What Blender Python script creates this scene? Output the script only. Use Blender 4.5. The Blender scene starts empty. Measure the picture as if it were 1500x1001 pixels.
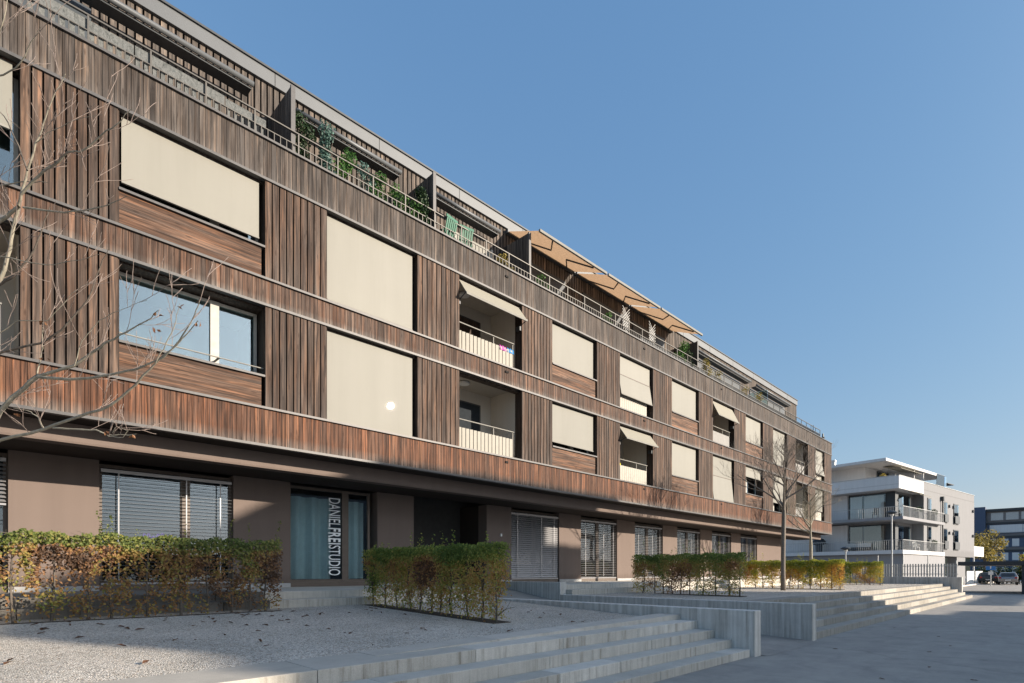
import bpy, math, random
import numpy as np
from mathutils import Vector, Matrix
random.seed(7); R=random.random
def U(a,b): return a+(b-a)*R()
C=bpy.context.scene.collection
D2R=math.radians
# ------------------------------------------------------------------ camera model
F=810.; CX=750.; HY=838.; H=1.55
th=math.atan2(817,810); cc,ss=math.cos(th),math.sin(th)
# ------------------------------------------------------------------ helpers
class MB:
    def __init__(s): s.v=[]; s.f=[]; s.r=[]; s.h=[]
    def add(s,vs,fs,r=None,hs=None):
        o=len(s.v); r=R() if r is None else r
        s.v+=vs; s.h+=(hs if hs else [0.5]*len(vs))
        for q in fs: s.f.append(tuple(i+o for i in q)); s.r.append(r)
    def box(s,x0,x1,y0,y1,z0,z1,r=None):
        s.add([(x0,y0,z0),(x1,y0,z0),(x1,y1,z0),(x0,y1,z0),(x0,y0,z1),(x1,y0,z1),(x1,y1,z1),(x0,y1,z1)],
          [(0,3,2,1),(4,5,6,7),(0,1,5,4),(1,2,6,5),(2,3,7,6),(3,0,4,7)],r,[0,0,0,0,1,1,1,1])
        return s
    def hex(s,p,r=None):   # 8 points bottom ccw, top ccw
        s.add([tuple(q) for q in p],[(0,3,2,1),(4,5,6,7),(0,1,5,4),(1,2,6,5),(2,3,7,6),(3,0,4,7)],r,[0,0,0,0,1,1,1,1]); return s
    def rbox(s,cx,cy,z0,z1,lx,ly,a,r=None):   # box rotated about z
        c,n=math.cos(a),math.sin(a); P=[]
        for z in (z0,z1):
            for (x,y) in ((-lx,-ly),(lx,-ly),(lx,ly),(-lx,ly)):
                P.append((cx+x/2*c-y/2*n,cy+x/2*n+y/2*c,z))
        return s.hex(P,r)
    def quad(s,a,b,c,d,r=None): s.add([tuple(a),tuple(b),tuple(c),tuple(d)],[(0,1,2,3)],r,[0,0,1,1]); return s
    def slab(s,pts,t,r=None):   # quad with thickness along normal
        a,b,c,d=[Vector(p) for p in pts]; n=(b-a).cross(d-a).normalized()*t
        return s.hex([a,b,c,d,a+n,b+n,c+n,d+n],r)
    def tube(s,pts,rad,n=6,r=None,cap=True):
        pts=[Vector(p) for p in pts]; m=len(pts)
        if not hasattr(rad,'__len__'): rad=[rad]*m
        vs=[]; fs=[]; ref=None
        for i,p in enumerate(pts):
            t=(pts[min(i+1,m-1)]-pts[max(i-1,0)])
            if t.length<1e-9: t=Vector((0,0,1))
            t.normalize()
            if ref is None:
                ref=Vector((0,0,1)) if abs(t.z)<.9 else Vector((1,0,0))
                ref=(ref-t*ref.dot(t)).normalized()
            else:
                q=ref-t*ref.dot(t); ref=q.normalized() if q.length>1e-6 else ref
            b=t.cross(ref)
            for k in range(n):
                a=2*math.pi*k/n; w=p+(ref*math.cos(a)+b*math.sin(a))*rad[i]
                vs.append((w.x,w.y,w.z))
        for i in range(m-1):
            for k in range(n):
                k2=(k+1)%n; fs.append((i*n+k,i*n+k2,(i+1)*n+k2,(i+1)*n+k))
        if cap: fs.append(tuple(range(n))[::-1]); fs.append(tuple((m-1)*n+k for k in range(n)))
        s.add(vs,fs,r); return s
    def lathe(s,prof,cx,cy,z,n=14,r=None):
        vs=[(cx+p[0]*math.cos(2*math.pi*k/n),cy+p[0]*math.sin(2*math.pi*k/n),z+p[1]) for p in prof for k in range(n)]
        fs=[(i*n+k,i*n+(k+1)%n,(i+1)*n+(k+1)%n,(i+1)*n+k) for i in range(len(prof)-1) for k in range(n)]
        fs+=[tuple(range(n))[::-1],tuple((len(prof)-1)*n+k for k in range(n))]
        s.add(vs,fs,r); return s
    def leaf(s,p,size,nrm=None,r=None,asp=.62):
        n=nrm if nrm else Vector((U(-1,1),U(-1,1),U(-.4,1)))
        n=n.normalized(); a=n.orthogonal().normalized(); ang=U(0,6.28)
        a=a*math.cos(ang)+n.cross(a)*math.sin(ang); b=n.cross(a)
        a=a*size*.5; b=b*size*.5*asp; f=n*size*U(.05,.18)
        p=Vector(p)
        s.add([tuple(p-a),tuple(p+b+f),tuple(p+a),tuple(p-b+f)],[(0,1,2),(0,2,3)],r)
    def build(s,name,mat,parent=None,smooth=False,local=False,bevel=0):
        me=bpy.data.meshes.new(name); o=Vector((0,0,0))
        if parent is not None and not local:
            q=parent
            while q: o=o+q.location; q=q.parent
        v=np.array(s.v,dtype=float)-np.array(o)
        me.from_pydata(v.tolist(),[],s.f)
        a=me.attributes.new('rnd','FLOAT','FACE'); a.data.foreach_set('value',np.array(s.r,dtype=np.float32))
        a=me.attributes.new('hv','FLOAT','POINT'); a.data.foreach_set('value',np.array(s.h,dtype=np.float32))
        me.materials.append(mat)
        if smooth: me.polygons.foreach_set('use_smooth',[True]*len(me.polygons))
        ob=bpy.data.objects.new(name,me); C.objects.link(ob)
        if parent is not None: ob.parent=parent
        if bevel:
            m=ob.modifiers.new('bevel','BEVEL'); m.width=bevel; m.segments=2; m.limit_method='ANGLE'
        return ob
def tag(o,label=None,cat=None,group=None,kind=None):
    if label: o['label']=label
    if cat: o['category']=cat
    if group: o['group']=group
    if kind: o['kind']=kind
    return o
def empty(name,loc,label,cat,group=None,rz=0):
    o=bpy.data.objects.new(name,None); C.objects.link(o); o.location=loc; o.rotation_euler=(0,0,rz); o.empty_display_size=.2
    return tag(o,label,cat,group)
def copy_tree(o,parent=None):
    c=o.copy(); C.objects.link(c); c.parent=parent
    for ch in [x for x in bpy.data.objects if x.parent==o]: copy_tree(ch,c)
    return c
# ------------------------------------------------------------------ materials
def mat(name):
    m=bpy.data.materials.new(name); m.use_nodes=True; nt=m.node_tree
    b=nt.nodes['Principled BSDF']; return m,nt,b
def N(nt,t,**k):
    n=nt.nodes.new(t)
    for a,v in k.items():
        if a in n.inputs: n.inputs[a].default_value=v
        else: setattr(n,a,v)
    return n
def L(nt,a,b): nt.links.new(a,b)
def ramp(nt,fac,stops,interp='LINEAR'):
    n=nt.nodes.new('ShaderNodeValToRGB'); e=n.color_ramp; e.interpolation=interp
    while len(e.elements)>1: e.elements.remove(e.elements[-1])
    e.elements[0].position=stops[0][0]; e.elements[0].color=(*stops[0][1],1)
    for p,c in stops[1:]:
        q=e.elements.new(p); q.color=(*c,1)
    L(nt,fac,n.inputs[0]); return n.outputs[0]
def mix(nt,fac,a,b,bt='MIX'):
    n=nt.nodes.new('ShaderNodeMix'); n.data_type='RGBA'; n.blend_type=bt
    for s,v in ((0,fac),(6,a),(7,b)):
        if hasattr(v,'links') or hasattr(v,'node'): L(nt,v,n.inputs[s])
        elif s==0: n.inputs[0].default_value=v
        else: n.inputs[s].default_value=(*v,1)
    return n.outputs[2]
def mth(nt,op,a,b=0.,clamp=False):
    n=nt.nodes.new('ShaderNodeMath'); n.operation=op; n.use_clamp=clamp
    for i,v in ((0,a),(1,b)):
        if hasattr(v,'node'): L(nt,v,n.inputs[i])
        else: n.inputs[i].default_value=v
    return n.outputs[0]
def coords(nt,scale=(1,1,1),rnd=None):
    t=N(nt,'ShaderNodeTexCoord'); m=N(nt,'ShaderNodeMapping'); m.inputs['Scale'].default_value=scale
    L(nt,t.outputs['Object'],m.inputs[0])
    if rnd is not None:
        cb=N(nt,'ShaderNodeCombineXYZ'); k=mth(nt,'MULTIPLY',rnd,173.)
        for i in range(3): L(nt,k,cb.inputs[i])
        L(nt,cb.outputs[0],m.inputs['Location'])
    return m.outputs[0]
def noise(nt,vec,scale=1,detail=4,rough=.6,dist=0.):
    n=N(nt,'ShaderNodeTexNoise'); n.inputs['Scale'].default_value=scale; n.inputs['Detail'].default_value=detail
    n.inputs['Roughness'].default_value=rough; n.inputs['Distortion'].default_value=dist
    L(nt,vec,n.inputs['Vector']); return n.outputs[0]
def attr(nt,name):
    a=N(nt,'ShaderNodeAttribute'); a.attribute_name=name; return a.outputs['Fac']
def bump(nt,b,h,strength=.3,dist=.01):
    n=N(nt,'ShaderNodeBump'); n.inputs['Strength'].default_value=strength; n.inputs['Distance'].default_value=dist
    L(nt,h,n.inputs['Height']); L(nt,n.outputs[0],b.inputs['Normal'])
def plain(name,col,rough=.6,metal=0.,var=.12,sc=6.,spec=.4):
    m,nt,b=mat(name); v=coords(nt)
    n=noise(nt,v,sc,5,.65); k=ramp(nt,n,[(.3,tuple(c*(1-var) for c in col)),(.7,tuple(min(1,c*(1+var)) for c in col))])
    L(nt,k,b.inputs['Base Color']); b.inputs['Roughness'].default_value=rough; b.inputs['Metallic'].default_value=metal
    b.inputs['Specular IOR Level'].default_value=spec
    return m
def wood(name,cols,grey,greyc=(.20,.185,.17),horiz=False,bottom=.8,top=0.):
    m,nt,b=mat(name); r=attr(nt,'rnd'); hv=attr(nt,'hv')
    sc=(1.0,24,24) if horiz else (22,22,.8)
    v=coords(nt,sc,r); g=noise(nt,v,1,5,.62,.6)
    v2=coords(nt,tuple(x*3.1 for x in sc),r); g2=noise(nt,v2,1,3,.6)
    n=len(cols); base=ramp(nt,r,[(i/(n-1),c) for i,c in enumerate(cols)])
    gm=ramp(nt,g,[(.30,(.16,.15,.145)),(.42,(.60,.58,.57)),(.53,(1.05,1.04,1.03)),(.66,(2.05,1.85,1.65))])
    col=mix(nt,1.,base,gm,'MULTIPLY')
    gm2=ramp(nt,g2,[(.3,(.72,.72,.72)),(.7,(1.2,1.2,1.2))]); col=mix(nt,1.,col,gm2,'MULTIPLY')
    bv=ramp(nt,mth(nt,'FRACT',mth(nt,'MULTIPLY',r,7.31)),[(0,(.68,.66,.65)),(.5,(.95,.95,.95)),(1,(1.24,1.20,1.16))]); col=mix(nt,1.,col,bv,'MULTIPLY')
    # weathering: silver grey streaks, more near the lower ends of the boards
    vw=coords(nt,(.35,9,9) if horiz else (9,9,.7)); w=noise(nt,vw,1,4,.6)
    wb=ramp(nt,hv,[(0.,(bottom,)*3),(.10,(bottom*.62,)*3),(.3,(0,0,0)),(.9,(0,0,0)),(1.,(top,)*3)])
    f=mth(nt,'MULTIPLY',ramp(nt,w,[(.35,(0,0,0)),(.65,(1,1,1))]),grey)
    f=mth(nt,'ADD',f,mth(nt,'MULTIPLY',wb,mth(nt,'ADD',w,.35)),True)
    gg=mix(nt,.8,mix(nt,1.,greyc,bv,'MULTIPLY'),gm,'MULTIPLY')
    col=mix(nt,f,col,gg)
    # a few knots
    vk=coords(nt,(2.2,9,9) if horiz else (9,9,2.2),r); vo=N(nt,'ShaderNodeTexVoronoi'); L(nt,vk,vo.inputs['Vector']); vo.inputs['Scale'].default_value=1
    kn=ramp(nt,vo.outputs['Distance'],[(0,(.35,.3,.28)),(.10,(.55,.5,.47)),(.17,(1,1,1))]); col=mix(nt,.8,col,kn,'MULTIPLY')
    L(nt,col,b.inputs['Base Color']); b.inputs['Roughness'].default_value=.75; b.inputs['Specular IOR Level'].default_value=.25
    bump(nt,b,g2,.35,.004); return m
def concrete(name,col,streak=.5,board=False,rv=.35):
    m,nt,b=mat(name); r=attr(nt,'rnd')
    n=noise(nt,coords(nt),3.,7,.7); s=noise(nt,coords(nt,(7,7,.35)),1.6,5,.7)
    f=noise(nt,coords(nt),90,3,.7)
    a=mix(nt,n,tuple(c*.72 for c in col),tuple(min(1,c*1.22) for c in col))
    st=ramp(nt,s,[(.30,(.50,.47,.43)),(.47,(.95,.95,.94)),(.7,(1.12,1.12,1.12))])
    geo=N(nt,'ShaderNodeNewGeometry'); sx=N(nt,'ShaderNodeSeparateXYZ'); L(nt,geo.outputs['Normal'],sx.inputs[0])
    vert=mth(nt,'MULTIPLY',mth(nt,'SUBTRACT',1.,mth(nt,'ABSOLUTE',sx.outputs[2]),True),streak)
    a=mix(nt,vert,a,mix(nt,1.,a,st,'MULTIPLY'))
    tone=ramp(nt,r,[(0,(1-rv,1-rv,1-rv*1.05)),(1,(1+rv*.55,)*3)]); a=mix(nt,1.,a,tone,'MULTIPLY')
    fine=ramp(nt,f,[(.3,(.86,.86,.86)),(.7,(1.1,1.1,1.1))]); a=mix(nt,1.,a,fine,'MULTIPLY')
    if board:
        wv=noise(nt,coords(nt,(11,11,.02)),1,1,.5); wm=ramp(nt,wv,[(.3,(.80,.79,.78)),(.7,(1.12,1.12,1.13))]); a=mix(nt,1.,a,wm,'MULTIPLY')
    L(nt,a,b.inputs['Base Color']); b.inputs['Roughness'].default_value=.85; b.inputs['Specular IOR Level'].default_value=.2
    bump(nt,b,f,.25,.004); return m
def plaster(name,col,sc=120,var=.05):
    m,nt,b=mat(name); n=noise(nt,coords(nt),1.3,5,.6); f=noise(nt,coords(nt),sc,3,.6)
    st=noise(nt,coords(nt,(5,5,.3)),1.,4,.6)
    a=mix(nt,n,tuple(c*(1-var) for c in col),tuple(c*(1+var) for c in col)); a=mix(nt,.5,a,ramp(nt,st,[(.3,(.88,.88,.88)),(.7,(1.06,1.06,1.06))]),'MULTIPLY')
    hv=attr(nt,'hv'); dn=noise(nt,coords(nt,(6,6,2)),1.,5,.7); sp_=ramp(nt,mth(nt,'SUBTRACT',hv,mth(nt,'MULTIPLY',dn,.16)),[(0,(.84,.835,.83)),(.05,(1,1,1))]); a=mix(nt,1.,a,sp_,'MULTIPLY')
    fn=ramp(nt,f,[(.3,(.93,.93,.93)),(.7,(1.06,1.06,1.06))]); a=mix(nt,1.,a,fn,'MULTIPLY')
    L(nt,a,b.inputs['Base Color']); b.inputs['Roughness'].default_value=.9; b.inputs['Specular IOR Level'].default_value=.15
    bump(nt,b,f,.25,.003); return m
def glass(name,refl=.12,tint=(.75,.85,.85),rough=.01):
    m,nt,b=mat(name); nt.nodes.remove(b); out=[n for n in nt.nodes if n.type=='OUTPUT_MATERIAL'][0]
    tr=N(nt,'ShaderNodeBsdfTransparent'); tr.inputs[0].default_value=(*tint,1)
    gl=N(nt,'ShaderNodeBsdfGlossy'); gl.inputs['Roughness'].default_value=rough; gl.inputs[0].default_value=(.80,.91,1,1)
    lw=N(nt,'ShaderNodeFresnel'); lw.inputs['IOR'].default_value=1.5
    wv=noise(nt,coords(nt),.9,2,.5); bp=N(nt,'ShaderNodeBump'); bp.inputs['Strength'].default_value=.05; bp.inputs['Distance'].default_value=.05
    L(nt,wv,bp.inputs['Height']); L(nt,bp.outputs[0],gl.inputs['Normal'])
    f=mth(nt,'ADD',lw.outputs[0],refl,True); mx=N(nt,'ShaderNodeMixShader'); L(nt,f,mx.inputs[0]); L(nt,tr.outputs[0],mx.inputs[1]); L(nt,gl.outputs[0],mx.inputs[2])
    L(nt,mx.outputs[0],out.inputs[0]); return m
def leafmat(name,stops,trans=.35,rough=.55):
    m,nt,b=mat(name); r=attr(nt,'rnd'); col=ramp(nt,r,stops)
    v=noise(nt,coords(nt),14,2,.5); col=mix(nt,.5,col,ramp(nt,v,[(.3,(.7,.7,.7)),(.7,(1.25,1.25,1.25))]),'MULTIPLY')
    L(nt,col,b.inputs['Base Color']); b.inputs['Roughness'].default_value=rough; b.inputs['Specular IOR Level'].default_value=.3
    out=[n for n in nt.nodes if n.type=='OUTPUT_MATERIAL'][0]
    t=N(nt,'ShaderNodeBsdfTranslucent'); L(nt,col,t.inputs[0]); mx=N(nt,'ShaderNodeMixShader'); mx.inputs[0].default_value=trans
    L(nt,b.outputs[0],mx.inputs[1]); L(nt,t.outputs[0],mx.inputs[2]); L(nt,mx.outputs[0],out.inputs[0]); return m
def emit(name,col,st):
    m,nt,b=mat(name); b.inputs['Base Color'].default_value=(*col,1); b.inputs['Emission Color'].default_value=(*col,1); b.inputs['Emission Strength'].default_value=st; return m

M={}
M['band3']=wood('timber grey',[(0.0346, 0.0254, 0.02), (0.0464, 0.0339, 0.0262), (0.0558, 0.0416, 0.0327), (0.0413, 0.0316, 0.026), (0.0622, 0.0445, 0.0335)],.62,(.112,.102,.095),bottom=.35)
M['band2']=wood('timber mid',[(0.0525, 0.027, 0.017), (0.0747, 0.0386, 0.0242), (0.093, 0.0486, 0.0303), (0.0636, 0.0336, 0.0216), (0.1078, 0.0583, 0.0368)],.38,(.135,.12,.108),bottom=.75)
M['band1']=wood('timber warm',[(0.0782, 0.0338, 0.0182), (0.1041, 0.0446, 0.0233), (0.1213, 0.0536, 0.0285), (0.0912, 0.0403, 0.0224), (0.1345, 0.0648, 0.0353)],.18,(.135,.12,.108),bottom=.8)
M['batten']=wood('timber batten',[(0.0484, 0.0281, 0.0188), (0.0702, 0.0401, 0.026), (0.0902, 0.0524, 0.0336), (0.0584, 0.0347, 0.0237), (0.1022, 0.0608, 0.0396)],.42,(.105,.095,.087),bottom=.25)
M['sillwood']=wood('timber horizontal',[(0.0927, 0.0449, 0.0243), (0.1158, 0.0573, 0.031), (0.1298, 0.0655, 0.0359), (0.1067, 0.0553, 0.032)],.35,(.135,.12,.108),horiz=True,bottom=.3)
M['pentwood']=wood('timber penthouse',[(0.066, 0.0552, 0.0476), (0.088, 0.0732, 0.0626), (0.1045, 0.0882, 0.0762)],.4,(.17,.15,.13),bottom=.2)
M['dark']=plain('dark gap',(.012,.010,.009),.9)
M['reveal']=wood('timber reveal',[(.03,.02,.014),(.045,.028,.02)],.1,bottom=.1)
M['strip']=plain('zinc strip',(.072,.070,.070),.5,.3,.15,20)
M['fascia']=plain('fascia metal',(.104,.110,.115),.5,.2,.06,2)
M['rail']=plain('rail steel',(.095,.089,.08),.45,.4,.08,20)
M['blind']=plain('blind fabric',(.195,.190,.164),.6,0,.025,.8)
nt=M['blind'].node_tree; b=nt.nodes['Principled BSDF']; b.inputs['Coat Weight'].default_value=.02; b.inputs['Coat Roughness'].default_value=.013
oi=N(nt,'ShaderNodeObjectInfo'); src=b.inputs['Base Color'].links[0].from_socket
vr=ramp(nt,oi.outputs['Random'],[(0,(.90,.90,.89)),(1,(1.06,1.05,1.04))]); dr=ramp(nt,noise(nt,coords(nt,(2.2,1,.12)),1.,3,.5),[(.3,(.965,.965,.96)),(.7,(1.03,1.03,1.03))]); dt=ramp(nt,noise(nt,coords(nt,(14,1,.7)),1.,4,.6),[(.34,(.98,.977,.972)),(.5,(1,1,1))])
L(nt,mix(nt,1.,mix(nt,1.,mix(nt,1.,src,vr,'MULTIPLY'),dr,'MULTIPLY'),dt,'MULTIPLY'),b.inputs['Base Color']); bump(nt,b,noise(nt,coords(nt,(1.4,1,.25)),1.,2,.5),.25,.03)
M['blindbar']=plain('blind rail',(.24,.232,.21),.8,0,.08,6,.1)
M['slat']=plain('cream slat',(.36,.335,.28),.6,0,.05)
M['greyslat']=plain('grey slat',(.17,.165,.155),.6)
M['cream']=plaster('cream render',(.46,.42,.36))
M['frame']=plain('window frame dark',(.05,.05,.05),.5)
M['frame_l']=plain('window frame light',(.36,.34,.30),.5)
M['frame_b']=plain('window frame brown',(.11,.085,.068),.5)
M['glass']=glass('glass',.10)
M['glass_sky']=glass('glass sky',.13)
M['glass_g']=glass('ground floor glass',.07,(.42,.5,.55))
M['doorglass']=plain('dark door glass',(.03,.035,.04),1.,0,.12,6,0.)
M['glass_dim']=glass('glass dim',.02,(.95,.98,.98))
M['room']=plain('room interior',(.05,.048,.046),.9)
M['plaster']=plaster('brown render',(.165,.130,.113))
M['soffit']=plaster('render darkened for shade',(.045,.036,.031))  # shade of the overhang and passage deepened in the colour
M['curtain']=plain('teal curtain',(.34,.45,.46),.8,0,.1,3)
M['conc']=concrete('concrete',(.55,.515,.46),.9,rv=.24)
M['conc2']=concrete('concrete toned down for sun',(.37,.345,.305),.8,rv=.2)  # darker copy of the step concrete, offsets strong sun on the far steps
M['concd']=concrete('dark concrete',(.17,.16,.145),.9)  # darker concrete for the left stretch of the plinth
M['concw']=concrete('concrete wall',(.68,.65,.60),.75,True,.12)
M['conct']=concrete('concrete top',(.56,.52,.465),.3)
M['white']=plaster('white render',(.245,.245,.25))  # white render with its colour dimmed for sunlit faces
M['whited']=plaster('white render raised for shade',(.68,.67,.66))  # same white render, colour lifted because its faces lie in shade
M['greyr']=plaster('grey render',(.30,.30,.31))
M['metal_l']=plain('light metal',(.42,.43,.43),.4,.5)
M['metal_d']=plain('dark metal',(.05,.055,.06),.5,.3)
M['anth']=plain('anthracite',(.035,.045,.055),.55)
M['awn']=plain('awning fabric',(.25,.235,.19),.8,0,.03,3)
M['awnt']=leafmat('awning translucent',[(0,(.46,.30,.18)),(1,(.46,.30,.18))],.6,.8)
M['venet']=plain('venetian slats',(.30,.30,.31),.35,.45,.05)
M['venetd']=plain('venetian slats dark',(.17,.172,.18),.35,.45,.05)
M['sign']=plain('lettering white',(.85,.87,.87),.6,0,.02)
M['lamp']=emit('lamp tube',(1,.85,.6),2.2)
M['neon']=emit('purple neon',(.35,.06,.6),.8)
M['bark']=plain('bark grey',(.27,.245,.19),.9,0,.35,14)
M['bark2']=plain('bark dark',(.11,.092,.075),.9,0,.35,20)
M['bark3']=plain('bark mid',(.17,.145,.12),.9,0,.3,18)
M['hedge']=leafmat('hornbeam leaves',[(0, (0.12, 0.181, 0.042)), (0.22, (0.249, 0.309, 0.076)), (0.42, (0.436, 0.421, 0.113)), (0.58, (0.572, 0.407, 0.128)), (0.75, (0.542, 0.286, 0.12)), (0.9, (0.331, 0.173, 0.09)), (1, (0.181, 0.108, 0.068))],.5)  # leaf colours brightened to make up for the shade on these hedges
M['hedge_dim']=leafmat('hornbeam leaves dim',[(0, (0.073, 0.109, 0.025)), (0.22, (0.15, 0.187, 0.046)), (0.42, (0.264, 0.255, 0.068)), (0.58, (0.346, 0.246, 0.077)), (0.75, (0.328, 0.173, 0.073)), (0.9, (0.2, 0.105, 0.055)), (1, (0.109, 0.066, 0.041))],.4)  # same leaf colours scaled darker for the partly sunlit left hedge
M['hedgey']=leafmat('hornbeam leaves yellow',[(0, (0.125, 0.175, 0.025)), (0.25, (0.3, 0.312, 0.044)), (0.5, (0.475, 0.375, 0.062)), (0.72, (0.475, 0.263, 0.056)), (0.9, (0.3, 0.138, 0.044)), (1, (0.125, 0.075, 0.031))],0.55)
M['green']=leafmat('green leaves',[(0,(.03,.08,.02)),(.5,(.06,.16,.035)),(1,(.13,.24,.06))],.3)
M['dgreen']=leafmat('dark green leaves',[(0,(.012,.03,.012)),(.6,(.025,.055,.018)),(1,(.06,.09,.04))],.2)
M['blugreen']=leafmat('blue green needles',[(0,(.05,.11,.09)),(1,(.16,.26,.22))],.2)
M['yellow']=leafmat('yellow leaves',[(0,(.14,.13,.03)),(.5,(.30,.23,.05)),(1,(.40,.32,.10))],.4)
M['deadleaf']=leafmat('dead leaves',[(0,(.05,.028,.018)),(.5,(.12,.055,.028)),(1,(.22,.10,.04))],.15)
M['soil']=plain('soil',(.05,.04,.03),.95,0,.4,30)
M['pot']=plain('planter',(.09,.08,.075),.7)
M['tealp']=plain('green plastic',(.008,.11,.06),.45)
M['blue']=plain('blue sign',(.03,.16,.42),.4)
M['bluef']=plain('blue panel',(.065,.092,.15),.6,0,.1,2)
M['greyf']=plain('dark grey panel',(.17,.16,.16),.6,0,.15,2)
M['red']=plain('red fabric',(.5,.05,.03),.7)
M['carpaint']=plain('silver car paint',(.30,.28,.27),.25,.6,.03)
M['tyre']=plain('tyre',(.015,.015,.015),.8)
M['taill']=plain('tail lamp',(.35,.02,.02),.3)
M['whitep']=plain('white plastic',(.65,.65,.63),.5)
M['mag']=plain('magenta cloth',(.35,.04,.28),.8); M['cyan']=plain('blue cloth',(.02,.18,.42),.8)
M['yel']=plain('yellow plastic',(.65,.55,.02),.5)
def screenmat():
    m,nt,b=mat('mottled screen'); n=noise(nt,coords(nt,(1,1,.35)),14,7,.75,1.5); n2=noise(nt,coords(nt),45,4,.7)
    a=ramp(nt,n,[(.3,(.06,.064,.062)),(.45,(.125,.133,.13)),(.55,(.18,.185,.18)),(.66,(.095,.11,.112)),(.8,(.23,.23,.22))])
    L(nt,mix(nt,.6,a,ramp(nt,n2,[(.35,(.40,.40,.41)),(.65,(1.0,1.0,1.0))]),'MULTIPLY'),b.inputs['Base Color']); b.inputs['Roughness'].default_value=.9; return m
M['screen']=screenmat()
M['screen'].node_tree.nodes['Principled BSDF'].inputs['Specular IOR Level'].default_value=.1
def gravelmat():
    m,nt,b=mat('gravel'); v=coords(nt)
    vo=N(nt,'ShaderNodeTexVoronoi'); vo.inputs['Scale'].default_value=62; L(nt,v,vo.inputs['Vector'])
    sp=N(nt,'ShaderNodeSeparateColor'); L(nt,vo.outputs['Color'],sp.inputs[0])
    a=ramp(nt,sp.outputs[0],[(0,(.24,.225,.20)),(.2,(.48,.45,.40)),(.5,(.66,.62,.555)),(.8,(.82,.77,.70)),(.93,(.55,.44,.34)),(1,(.92,.89,.84))])
    big=noise(nt,v,.8,5,.65); a=mix(nt,1.,a,ramp(nt,big,[(.3,(.80,.80,.79)),(.7,(1.12,1.12,1.12))]),'MULTIPLY')
    ed=ramp(nt,vo.outputs['Distance'],[(.25,(1,1,1)),(.75,(.5,.48,.46))]); a=mix(nt,.8,a,ed,'MULTIPLY')
    L(nt,a,b.inputs['Base Color']); b.inputs['Roughness'].default_value=.9; b.inputs['Specular IOR Level'].default_value=.2
    h=mth(nt,'SUBTRACT',1.,vo.outputs['Distance']); bump(nt,b,h,.9,.012); return m
M['gravel']=gravelmat()
def asphaltmat():
    m,nt,b=mat('asphalt'); v=coords(nt); f=noise(nt,v,160,3,.7); g=noise(nt,v,.35,6,.65); s=noise(nt,coords(nt,(.15,1.2,1)),1,5,.7)
    a=mix(nt,g,(.245,.23,.21),(.335,.315,.285)); a=mix(nt,.7,a,ramp(nt,f,[(.3,(.75,.75,.75)),(.7,(1.25,1.25,1.25))]),'MULTIPLY')
    a=mix(nt,.6,a,ramp(nt,s,[(.3,(.82,.82,.82)),(.7,(1.12,1.12,1.12))]),'MULTIPLY')
    pv=noise(nt,v,1.7,7,.75,.4); a=mix(nt,.8,a,ramp(nt,pv,[(.36,(.80,.80,.81)),(.5,(1,1,1)),(.66,(1.16,1.15,1.13))]),'MULTIPLY')
    ck=N(nt,'ShaderNodeTexVoronoi'); ck.feature='DISTANCE_TO_EDGE'; ck.inputs['Scale'].default_value=.06; wv_=N(nt,'ShaderNodeVectorMath'); wv_.operation='ADD'; nn=N(nt,'ShaderNodeTexNoise'); nn.inputs['Scale'].default_value=1.2; nn.inputs['Detail'].default_value=6; L(nt,v,nn.inputs['Vector']); L(nt,v,wv_.inputs[0]); L(nt,nn.outputs['Color'],wv_.inputs[1]); L(nt,wv_.outputs[0],ck.inputs['Vector'])
    a=mix(nt,.3,a,ramp(nt,ck.outputs['Distance'],[(0,(.45,.45,.45)),(.0006,(.6,.6,.6)),(.0015,(1,1,1))]),'MULTIPLY')
    vo=N(nt,'ShaderNodeTexVoronoi'); vo.inputs['Scale'].default_value=.9; L(nt,v,vo.inputs['Vector'])
    st=ramp(nt,vo.outputs['Distance'],[(.02,(.55,.55,.55)),(.09,(1,1,1))]); a=mix(nt,.7,a,st,'MULTIPLY')
    L(nt,a,b.inputs['Base Color']); b.inputs['Roughness'].default_value=.85; bump(nt,b,f,.3,.004); return m
M['asphalt']=asphaltmat()
def grassmat(): return plain('verge',(.06,.08,.03),.95,0,.4,3)
# ------------------------------------------------------------------ world, sun, camera
w=bpy.data.worlds.new('World'); bpy.context.scene.world=w; w.use_nodes=True
SUN=Vector((.548,-.864,.30)).normalized(); el=math.asin(SUN.z); az=math.atan2(SUN.x,SUN.y)
sky=w.node_tree.nodes.new('ShaderNodeTexSky'); sky.sky_type='NISHITA'; sky.sun_disc=False
sky.sun_elevation=el; sky.sun_rotation=az; sky.altitude=450; sky.air_density=1.5; sky.dust_density=.3; sky.ozone_density=3.0
bg=w.node_tree.nodes['Background']; wn=w.node_tree
sp_=wn.nodes.new('ShaderNodeSeparateColor'); cb_=wn.nodes.new('ShaderNodeCombineColor'); wn.links.new(sky.outputs[0],sp_.inputs[0])
for i_,(g_,m_) in enumerate(((.711,.645),(.531,.915),(.369,1.445))):   # softer contrast between zenith and horizon, as in the photo's clear autumn sky
    a_=wn.nodes.new('ShaderNodeMath'); a_.operation='POWER'; a_.inputs[1].default_value=g_; b_=wn.nodes.new('ShaderNodeMath'); b_.operation='MULTIPLY'; b_.inputs[1].default_value=m_
    wn.links.new(sp_.outputs[i_],a_.inputs[0]); wn.links.new(a_.outputs[0],b_.inputs[0]); wn.links.new(b_.outputs[0],cb_.inputs[i_])
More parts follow.
